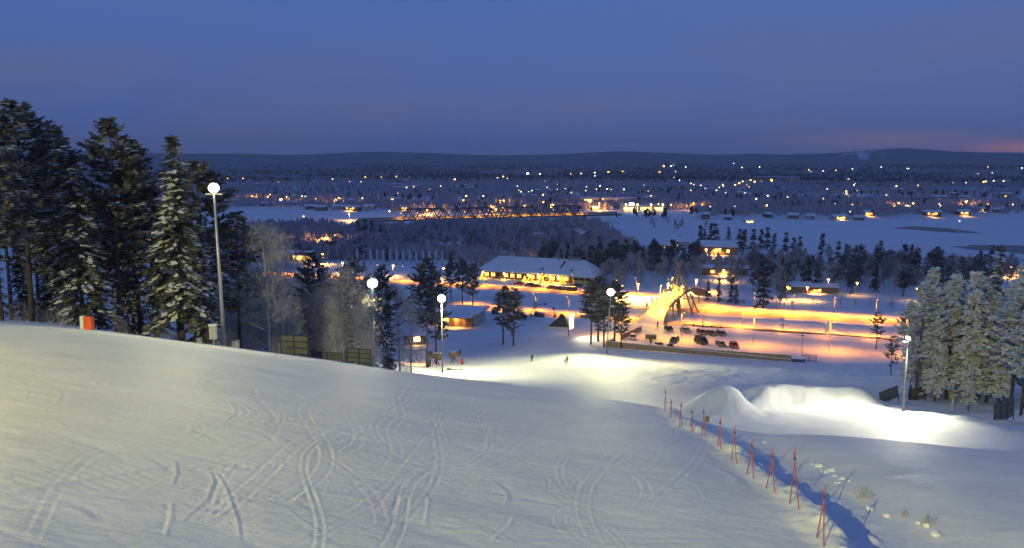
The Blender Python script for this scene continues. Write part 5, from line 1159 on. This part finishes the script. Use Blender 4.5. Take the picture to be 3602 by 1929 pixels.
m.add(vs, [(0, 1, 6, 5, 4), (1, 2, 6), (2, 3, 8, 7), (2, 7, 6), (3, 0, 4, 8), (4, 5, 7, 8), (5, 6, 7), (3, 2, 1, 0)]); m.build('tarpaulin', M_TARP, t)
m = MB(); m.add([(-4.6, -1.6, .75), (4.2, -1.7, .55), (5.0, 0, .6), (4.2, 1.7, .6), (-4.6, 1.6, .8), (-3.8, -1.2, 0), (3.6, -1.2, -.1), (3.6, 1.2, -.1), (-3.8, 1.2, 0)], [(0, 1, 2, 3, 4), (0, 5, 6, 1), (1, 6, 2), (2, 6, 7), (2, 7, 3), (3, 7, 8, 4), (4, 8, 5, 0), (8, 7, 6, 5)]); m.build('sledge', M_WHITE, t)
p = at_z(1826, 1124, .0); t = thing('snow_groomer', 'parked snow groomer under a coat of snow behind the two pines', 'snow groomer', ground(p.x, p.y), R(-10))
m = MB(); m.box((.3, 0, 1.45), (2.2, 2.3, 1.5), taper=.8); m.build('cab', M_GLASS, t); m = MB(); m.box((.3, 0, 2.3), (1.9, 2.1, .25)); m.build('cab_roof', M_SNOW, t); m = MB(); m.box((-1.6, 0, 1.15), (2.4, 2.4, .9), taper=.9); m.build('engine_deck', M_SNOW, t)
for s in (-1, 1):
    m = MB(); m.prism([(-2.9, s * 1.9, .2), (2.2, s * 1.9, .2), (2.6, s * 1.9, .6), (2.0, s * 1.9, 1.0), (-2.6, s * 1.9, 1.0), (-3.2, s * 1.9, .6)], (0, -.55, 0), (0, .55, 0)); m.build('track', M_DSTEEL, t)
m = MB(); m.prism([(3.0, -2.6, .1), (3.5, -2.6, .2), (3.3, -2.6, 1.2), (3.0, -2.6, 1.25)], (0, 0, 0), (0, 5.2, 0)); m.build('blade', M_WHITE, t); m = MB(); m.box((-3.8, 0, .45), (1.2, 4.6, .5)); m.build('tiller', M_SNOW, t)
def lance(label, px, pyb, pts):
    p = at_z(px, pyb, 0); b = ground(p.x, p.y); t = thing('snow_lance', label, 'snow lance', b); m = MB(); m.tube(pts, .16, .10, 7); m.build('arm', M_DSTEEL, t, True)
    m = MB(); m.tube([pts[-1], (pts[-1][0] + .8, pts[-1][1], pts[-1][2] - .1)], .26, .30, 8); m.build('nozzle', M_DSTEEL, t); m = MB(); m.box((0, 0, .3), (1.0, .8, .6)); m.build('base', M_DSTEEL, t)
lance('curved snow lance arching over the frosted bush', 1868, 1115, [(0, 0, 0), (.2, 0, 1.6), (1.0, 0, 3.0), (2.4, 0, 4.0), (4.2, 0, 4.2)]); lance('short bent snow lance beside the lit road', 1952, 1117, [(0, 0, 0), (0, 0, 1.4), (-.4, 0, 2.4), (-.9, 0, 3.0)])
plant(FB2, at_z(1882, 1112, 0).x, at_z(1882, 1112, 0).y + 3, 4.6, 'orange lit frosted bush behind the curved snow lance', sx=1.5)
p = at_z(1897, 1116, 0); t = thing('pump_box', 'tilted dark crate beside the curved snow lance', 'crate', ground(p.x, p.y), R(-12)); m = MB(); m.box((0, 0, .75), (3.2, 1.6, 1.3), M=Matrix.Rotation(R(8), 3, 'Y')); m.build('box_body', M_DARKWALL, t); m = MB(); m.box((0, 0, 1.5), (3.1, 1.5, .22), M=Matrix.Rotation(R(8), 3, 'Y')); m.build('snow_top', M_SNOW, t)
p = at_z(1741, 1107, 0); t = thing('hay_bale', 'round dark bale with a snow cap beside the lit road', 'bale', ground(p.x, p.y)); m = MB(); m.tube([(-1.1, 0, .95), (1.1, 0, .95)], 1.0, 1.0, 14); m.build('bale', M_DARKWALL, t, True); m = MB(); m.ball((0, 0, 1.8), (1.05, .8, .28), nu=12, nv=6); m.build('snow_cap', M_SNOW, t, True)
# fan-shaped snow guns near the lift
def snow_gun(label, px, py, d, rz):
    x = at_d(px, py, d).x; t = thing('snow_gun', label, 'snow gun', ground(x, d), rz)
    for s in (-1, 0, 1): m = MB(); m.tube([(s * .9, .5 * abs(s) - .3, 0), (0, 0, 1.7)], .09, .09, 5); m.build('leg', M_DSTEEL, t)
    m = MB(); m.tube([(-1.3, 0, 2.0), (-.4, 0, 2.2), (.9, 0, 2.45), (1.5, 0, 2.6)], .75, .62, 12); m.build('fan_barrel', M_WOOD, t, True)
    m = MB(); m.tube([(1.5, 0, 2.6), (1.65, 0, 2.62)], .78, .78, 12); m.build('nozzle_ring', M_DSTEEL, t); m = MB(); m.ball((-.2, 0, 2.95), (1.2, .6, .16), nu=10, nv=5); m.build('snow_cap', M_SNOW, t, True)
snow_gun('fan snow gun right of the third floodlight mast', 1597, 1210, 184, R(10)); snow_gun('fan snow gun left of the third floodlight mast', 1533, 1222, 180, R(170))
x = at_d(1458, 1210, 176).x; t = thing('lift_gantry', 'dark tubular lift gantry frame before the orange lit snow', 'lift gantry', ground(x, 176), R(4))
for s in (-2.6, 2.6): m = MB(); m.tube([(s, 0, -.3), (s, 0, 3.9)], .12, .12, 6); m.build('upright', M_DSTEEL, t)
m = MB(); m.tube([(-2.9, 0, 3.95), (2.4, 0, 3.95), (2.6, 0, 3.7)], .13, .13, 6); m.build('crossbar', M_DSTEEL, t); m = MB(); m.tube([(1.0 + .7 * math.cos(6.28 * k / 14), 0, 2.3 + .9 * math.sin(6.28 * k / 14)) for k in range(15)], .07, .07, 5, cap=False); m.build('bullwheel', M_DSTEEL, t)
b = ground(x - 2.0, 181); spot('lift_light', b + Vector((1.5, 0, 3.4)), b + Vector((1.5, 2, 0)), 2600, (1, .45, .08), 150, .6, .3, t)
for px, py, d, w, lb in [(1512, 1230, 178, .7, 'first small stump post in the lift area'), (1626, 1255, 182, 1.1, 'orange padded post by the dark mat')]:
    x = at_d(px, py, d).x; t = thing('padded_post', lb, 'post', ground(x, d)); m = MB(); m.tube([(0, 0, -.2), (0, 0, 1.7)], .16, .16, 8); m.build('post', M_WOOD, t); m = MB(); m.tube([(0, 0, .25), (0, 0, 1.45)], w * .3, w * .3, 10); m.build('padding', M_ORANGE if w > 1 else M_DARKWALL, t, True)
x = at_d(1598, 1287, 172).x; t = thing('rubber_mat', 'dark mat lying on the snow right of the third mast', 'mat', ground(x, 172), R(-8)); m = MB(); m.box((0, 0, .15), (3.6, 1.2, .3), taper=.9); m.build('mat_body', M_DARKWALL, t); m = MB(); m.box((.4, 0, .33), (2.4, .8, .08), taper=.7); m.build('snow_patch', M_SNOW, t)

# ------------------------------------------------------------------ slope edge: barriers, cabinet, padding, board, red poles
def barrier(label, loc, rz, w, h, cols, rows, tilt=0.0, name='safety_barrier'):
    t = thing(name, label, 'barrier', loc, rz); M = Matrix.Rotation(tilt, 3, 'Y')
    for k in range(cols + 1): m = MB(); m.tube([M @ Vector((w * (k / cols - .5), 0, -.7)), M @ Vector((w * (k / cols - .5), 0, h))], .055, .055, 6); m.build('post', M_DSTEEL, t)
    for j in range(rows + 1): m = MB(); m.tube([M @ Vector((-w / 2, -.05, .25 + (h - .3) * j / rows)), M @ Vector((w / 2, -.05, .25 + (h - .3) * j / rows))], .045, .045, 5); m.build('rail', M_DSTEEL, t)
    for k in range(cols):
        for j in range(rows):
            m = MB(); m.box((w * ((k + .5) / cols - .5), .03, .25 + (h - .3) * (j + .5) / rows), (w / cols - .08, .02, (h - .3) / rows - .06)); m.v = [tuple(M @ Vector(v)) for v in m.v]; m.build('panel', M_MESH, t)
    return t
def gp(px, py, d): q = at_d(px, py, d); return ground(q.x, d)
barrier('tall grey barrier panel behind the frosted birch twigs', gp(1035, 1230, 66), R(-14), 2.6, 1.9, 2, 3); barrier('low grey barrier frame at the foot of the second mast', gp(1263, 1270, 67), R(-16), 2.3, 1.5, 2, 3)
barrier('long low grey fence panel between the two grey barriers', gp(1150, 1260, 68), R(-15), 3.0, .8, 2, 2)
barrier('dark slanting barrier left of the right hand mast', gp(3130, 1390, 104), R(24), 3.4, 1.9, 2, 3, R(-10)); barrier('large pale grey barrier panel at the picture edge', gp(3530, 1490, 86), R(28), 3.6, 2.6, 3, 3, R(-8)); barrier('dark barrier half hidden behind the right hand mast', gp(3225, 1400, 106), R(20), 3.0, 1.9, 2, 3)
b = gp(762, 1205, 61); t = thing('electric_cabinet', 'grey cabinet mounted at the foot of the first mast', 'cabinet', b, R(10)); m = MB(); m.box((-.15, -.35, 1.15), (.55, .35, 1.1)); m.build('cabinet_body', M_GREYC, t); m = MB(); m.box((-.15, -.35, 1.74), (.62, .42, .10)); m.build('lid', M_SNOW, t); m = MB(); m.box((-.15, -.54, 1.15), (.45, .02, .95)); m.build('door', M_STEEL, t); m = MB(); m.tube([(-.15, -.3, -.3), (-.15, -.3, .65)], .08, .08, 6); m.build('stand', M_STEEL, t)
b = gp(305, 1160, 54); t = thing('crash_pad', 'orange and white crash pad at the edge of the wood', 'crash pad', b, R(-8)); m = MB(); m.box((.2, 0, .42), (.62, .34, .92), taper=.94); m.build('orange_cover', M_ORANGE, t); m = MB(); m.box((-.30, .08, .42), (.30, .30, .98), taper=.9); m.build('white_cover', M_WHITE, t)
b = hit(2488, 1478, 20, 80); t = thing('notice_board', 'small brown board on legs behind the red poles', 'notice board', b, R(-6)); m = MB(); m.box((0, 0, 1.0), (.42, .05, .62)); m.build('board', M_WOOD, t)
for s in (-.14, .14): m = MB(); m.tube([(s, .05, -.3), (s, .05, 1.2)], .03, .03, 5); m.build('leg', M_WOOD, t)
for k, (tp, a, c) in enumerate(POLES):
    A = hit(*a, dmax=75); C = hit(*c, dmax=75); b = (A + C) / 2; d = b.y
    T = at_d(tp[0], tp[1], d); t = thing('crossed_red_poles', 'pair of crossed red poles, %s in the row counted from the viewer' % NTH[k], 'marker poles', b, 0, 'red poles along the snow bank')
    A, C, T = A - b, C - b, T - b
    if (A - C).length > 1.2: mid = (A + C) / 2; A = mid + (A - mid).normalized() * .5; C = mid + (C - mid).normalized() * .5
    x_ = T * .80 + (A + C) / 2 * .20
    e2 = x_ + (x_ - C) * .12
    m = MB(); m.tube([A - Vector((0, 0, .25)), x_, T], .019, .015, 6); m.build('pole', M_RED, t, True)
    m = MB(); m.tube([C - Vector((0, 0, .25)) + Vector((0, .05, 0)), x_ + Vector((0, .05, 0)), e2 + Vector((0, .06, 0))], .019, .015, 6); m.build('pole', M_RED, t, True)
    m = MB(); m.ball(x_ + Vector((0, .025, 0)), (.05, .06, .06), nu=6, nv=4); m.build('binding', M_DARKWALL, t)
# snow clods and frosted tufts along the bank
rb = random.Random(21)
CL = [(2690, 1560), (2650, 1545), (2860, 1640), (2885, 1645), (2905, 1665), (2925, 1660), (2940, 1680), (2965, 1690), (2990, 1700), (2950, 1705), (3060, 1790), (3120, 1815), (3230, 1840), (3260, 1850), (3290, 1880)]
for k, (px, py) in enumerate(CL):
    p = hit(px, py, dmax=70); t = thing('snow_clod', 'lump of frozen snow on the bank beside the red poles', 'snow clod', p, rb.uniform(0, 6), 'snow lumps on the bank'); m = MB(); s = rb.uniform(.10, .24) * (1.5 if 2 < k < 9 else .8)
    m.ball((0, 0, s * .12), (s, s * .8, s * .55), nu=12, nv=8); m.v = [(x * (1 + .25 * math.sin(7 * y / s + k)), y * (1 + .25 * math.cos(6 * z / s)), z * (1 + .2 * math.sin(5 * x / s))) for x, y, z in m.v]; m.build('lump', M_SNOW, t, True)
def tuft(label, p, h, n, seed, twig=None, group=None):
    r = random.Random(seed); t = thing('frosted_tuft', label, 'frosted shrub', p, 0, group); m = MB()
    for k in range(n):
        a = r.uniform(0, 6.28); l = h * r.uniform(.25, 1.1); s = r.uniform(.0, .6); bx_, by_ = r.gauss(0, .30) * h, r.gauss(0, .22) * h; q1 = Vector((math.cos(a) * s * l * .3, math.sin(a) * s * l * .3, l * .6)); q2 = Vector((math.cos(a) * s * l * .75, math.sin(a) * s * l * .75, l))
        m.tube([(bx_, by_, -.05), q1 + Vector((bx_, by_, 0)), q2 + Vector((bx_, by_, 0))], .005 + .004 * h, .003, 4)
        for j in range(3): f = r.uniform(.4, .95); b_ = q1.lerp(q2, f) + Vector((bx_, by_, 0)); m.tube([b_, b_ + Vector((r.gauss(0, .12), r.gauss(0, .12), .12)) * h], .005, .003, 3)
    m.build('stems', twig or M_FROSTN, t)
for k, (px, py, h, n, lb) in enumerate([(3038, 1750, .5, 34, 'frosted shrub with pale stems, largest tuft on the snow bank'), (3180, 1815, .26, 22, 'thin frosted tuft further down the snow bank'), (3262, 1842, .3, 34, 'low frosted tuft half buried in the bank')]): tuft(lb, hit(px, py, dmax=70), h, n, k, M_TWIG)
tuft('yellow lit frosted bush on the slope edge beyond the barrier', gp(1430, 1300, 70), .9, 70, 31); tuft('frosted grass mound at the foot of the first mast', gp(830, 1222, 61.5), .55, 60, 32); tuft('frosted weeds left of the first mast', gp(700, 1208, 61), .45, 40, 33)
for k in range(14):
    px = rb.uniform(40, 1000); d = rb.uniform(62, 70); tuft('leafless frosted undershrub at the foot of the wood', gp(px, 1190, d), rb.uniform(.8, 2.0), 40, 50 + k, M_TWIGD, 'undershrubs along the wood')

# ------------------------------------------------------------------ people
def person(label, p, rz, jacket, trousers, h=1.75, lean=0.0, skis=True, crouch=0.0, poles=False, arms=.25):
    t = thing('person', label, 'person', p, rz); s = h / 1.75
    me = bpy.data.meshes.new('body')
    k = crouch
    V = [(0, 0, .95 - .25 * k), (0 + lean * .3, 0, 1.22 - .22 * k), (lean * .6, 0, 1.42 - .2 * k), (lean * .75, 0, 1.55 - .2 * k), (lean * .85, 0, 1.68 - .2 * k),
         (0, -.12, .90 - .25 * k), (.06 + .2 * k, -.15, .50 - .05 * k), (0, -.16, .08), (.16, -.17, .04), (0, .12, .90 - .25 * k), (.06 + .2 * k, .15, .50 - .05 * k), (0, .16, .08), (.16, .17, .04),
         (lean * .6, -.20, 1.40 - .2 * k), (lean * .6 + .05, -.32, 1.14 - .2 * k), (lean * .6 + arms, -.34, .95 - .1 * k), (lean * .6, .20, 1.40 - .2 * k), (lean * .6 + .05, .32, 1.14 - .2 * k), (lean * .6 + arms, .34, .95 - .1 * k)]
    Ed = [(0, 1), (1, 2), (2, 3), (3, 4), (0, 5), (5, 6), (6, 7), (7, 8), (0, 9), (9, 10), (10, 11), (11, 12), (2, 13), (13, 14), (14, 15), (2, 16), (16, 17), (17, 18)]
    RD = [.17, .16, .17, .07, .115, .12, .085, .075, .055, .12, .085, .075, .055, .09, .075, .055, .09, .075, .055]
    me.from_pydata([tuple(c * s for c in v) for v in V], Ed, []); me.materials.append(trousers); me.materials.append(jacket)
    o = link('body', me, t)
    sm = o.modifiers.new('skin', 'SKIN'); me.skin_vertices[0].data[0].use_root = True
    for i, r_ in enumerate(RD): me.skin_vertices[0].data[i].radius = (r_ * s, r_ * s)
    o.modifiers.new('sub', 'SUBSURF').render_levels = 2; o.modifiers['sub'].levels = 1
    dg = bpy.context.evaluated_depsgraph_get(); ev = bpy.data.meshes.new_from_object(o.evaluated_get(dg)); o.modifiers.clear(); o.data = ev
    ev.materials.clear(); ev.materials.append(trousers); ev.materials.append(jacket)
    for pl in ev.polygons: pl.material_index = 1 if pl.center.z > (.95 - .25 * k) * s else 0; pl.use_smooth = True
    m = MB(); m.ball((lean * .85 * s, 0, (1.68 - .2 * k) * s), (.125 * s, .115 * s, .14 * s), nu=10, nv=7); hd = m.build('helmet', M_BLACK, t, True)
    m = MB(); m.ball(((lean * .85 + .10) * s, 0, (1.63 - .2 * k) * s), (.05 * s, .07 * s, .06 * s), nu=8, nv=6); m.build('face', mat('skin', (.45, .28, .20), .6), t, True)
    if skis:
        for y in (-.16, .16): m = MB(); m.box((.1, y * s, .03), (1.65, .09, .03)); m.build('ski', M_DARKWALL, t)
    else: m = MB(); m.box((.05, 0, .04), (.3, 1.5, .03)); m.build('snowboard', M_DARKWALL, t)
    if poles:
        for y in (-.36, .36): m = MB(); m.tube([((lean * .6 + arms) * s, y * s, .95 * s), (lean * .6 - .15, y * s * 1.15, .02)], .012, .01, 5); m.build('ski_pole', M_DSTEEL, t)
    return t
JB = mat('dark_jacket', (.03, .035, .05), .8); JT = mat('dark_trousers', (.025, .025, .03), .85); JR = mat('rust_jacket', (.30, .12, .07), .8); JG = mat('grey_jacket', (.22, .22, .22), .8)
def onp(px, py): return hit(px, py, 120, 400)
person('skier in dark clothes standing alone by the two slim pines', onp(1801, 1182), R(-80), JB, JT); person('skier in dark clothes gliding across the run-out', onp(1871, 1272), R(-60), JB, JT, 1.8, .12, True, .15, True)
person('person in a rust coloured jacket holding on to a child', onp(1995, 1279), R(-100), JR, JT, 1.8, .05, True); person('child in grey crouching beside the person in rust jacket', onp(1987, 1280), R(-70), JG, JT, 1.25, .1, False, .3)
for px, py, lb in [(2275, 1083, 'walker in dark clothes climbing the path below the tepee'), (2293, 1063, 'walker in dark clothes at the upper end of the path'), (2311, 1066, 'second walker at the upper end of the path')]:
    p = onp(px, py); person(lb, p, R(40), JB, JT, 1.8, .03, False).children
person('walker in dark clothes at the foot of the glowing footbridge', onp(2314, 1150), R(200), JB, JT, 1.75, .02, False)

# ------------------------------------------------------------------ evening haze in the valley air
def haze():
    x0, x1, y0, y1, z0, z1 = -12000, 12000, -12000, 12000, -9, 330
    m = MB(); m.box(((x0 + x1) / 2, (y0 + y1) / 2, (z0 + z1) / 2), (x1 - x0, y1 - y0, z1 - z0))
    hm = bpy.data.materials.new('evening_haze'); hm.use_nodes = True; t = hm.node_tree; t.nodes.clear()
    v = t.nodes.new('ShaderNodeVolumePrincipled'); v.inputs['Color'].default_value = (.95, .96, 1.0, 1); v.inputs['Density'].default_value = HAZE; v.inputs['Anisotropy'].default_value = .0
    o = t.nodes.new('ShaderNodeOutputMaterial'); t.links.new(v.outputs[0], o.inputs['Volume'])
    tag(m.build('haze', hm), 'thin blue evening haze filling the valley', None, None, 'stuff')
HAZE = 9e-5
haze()
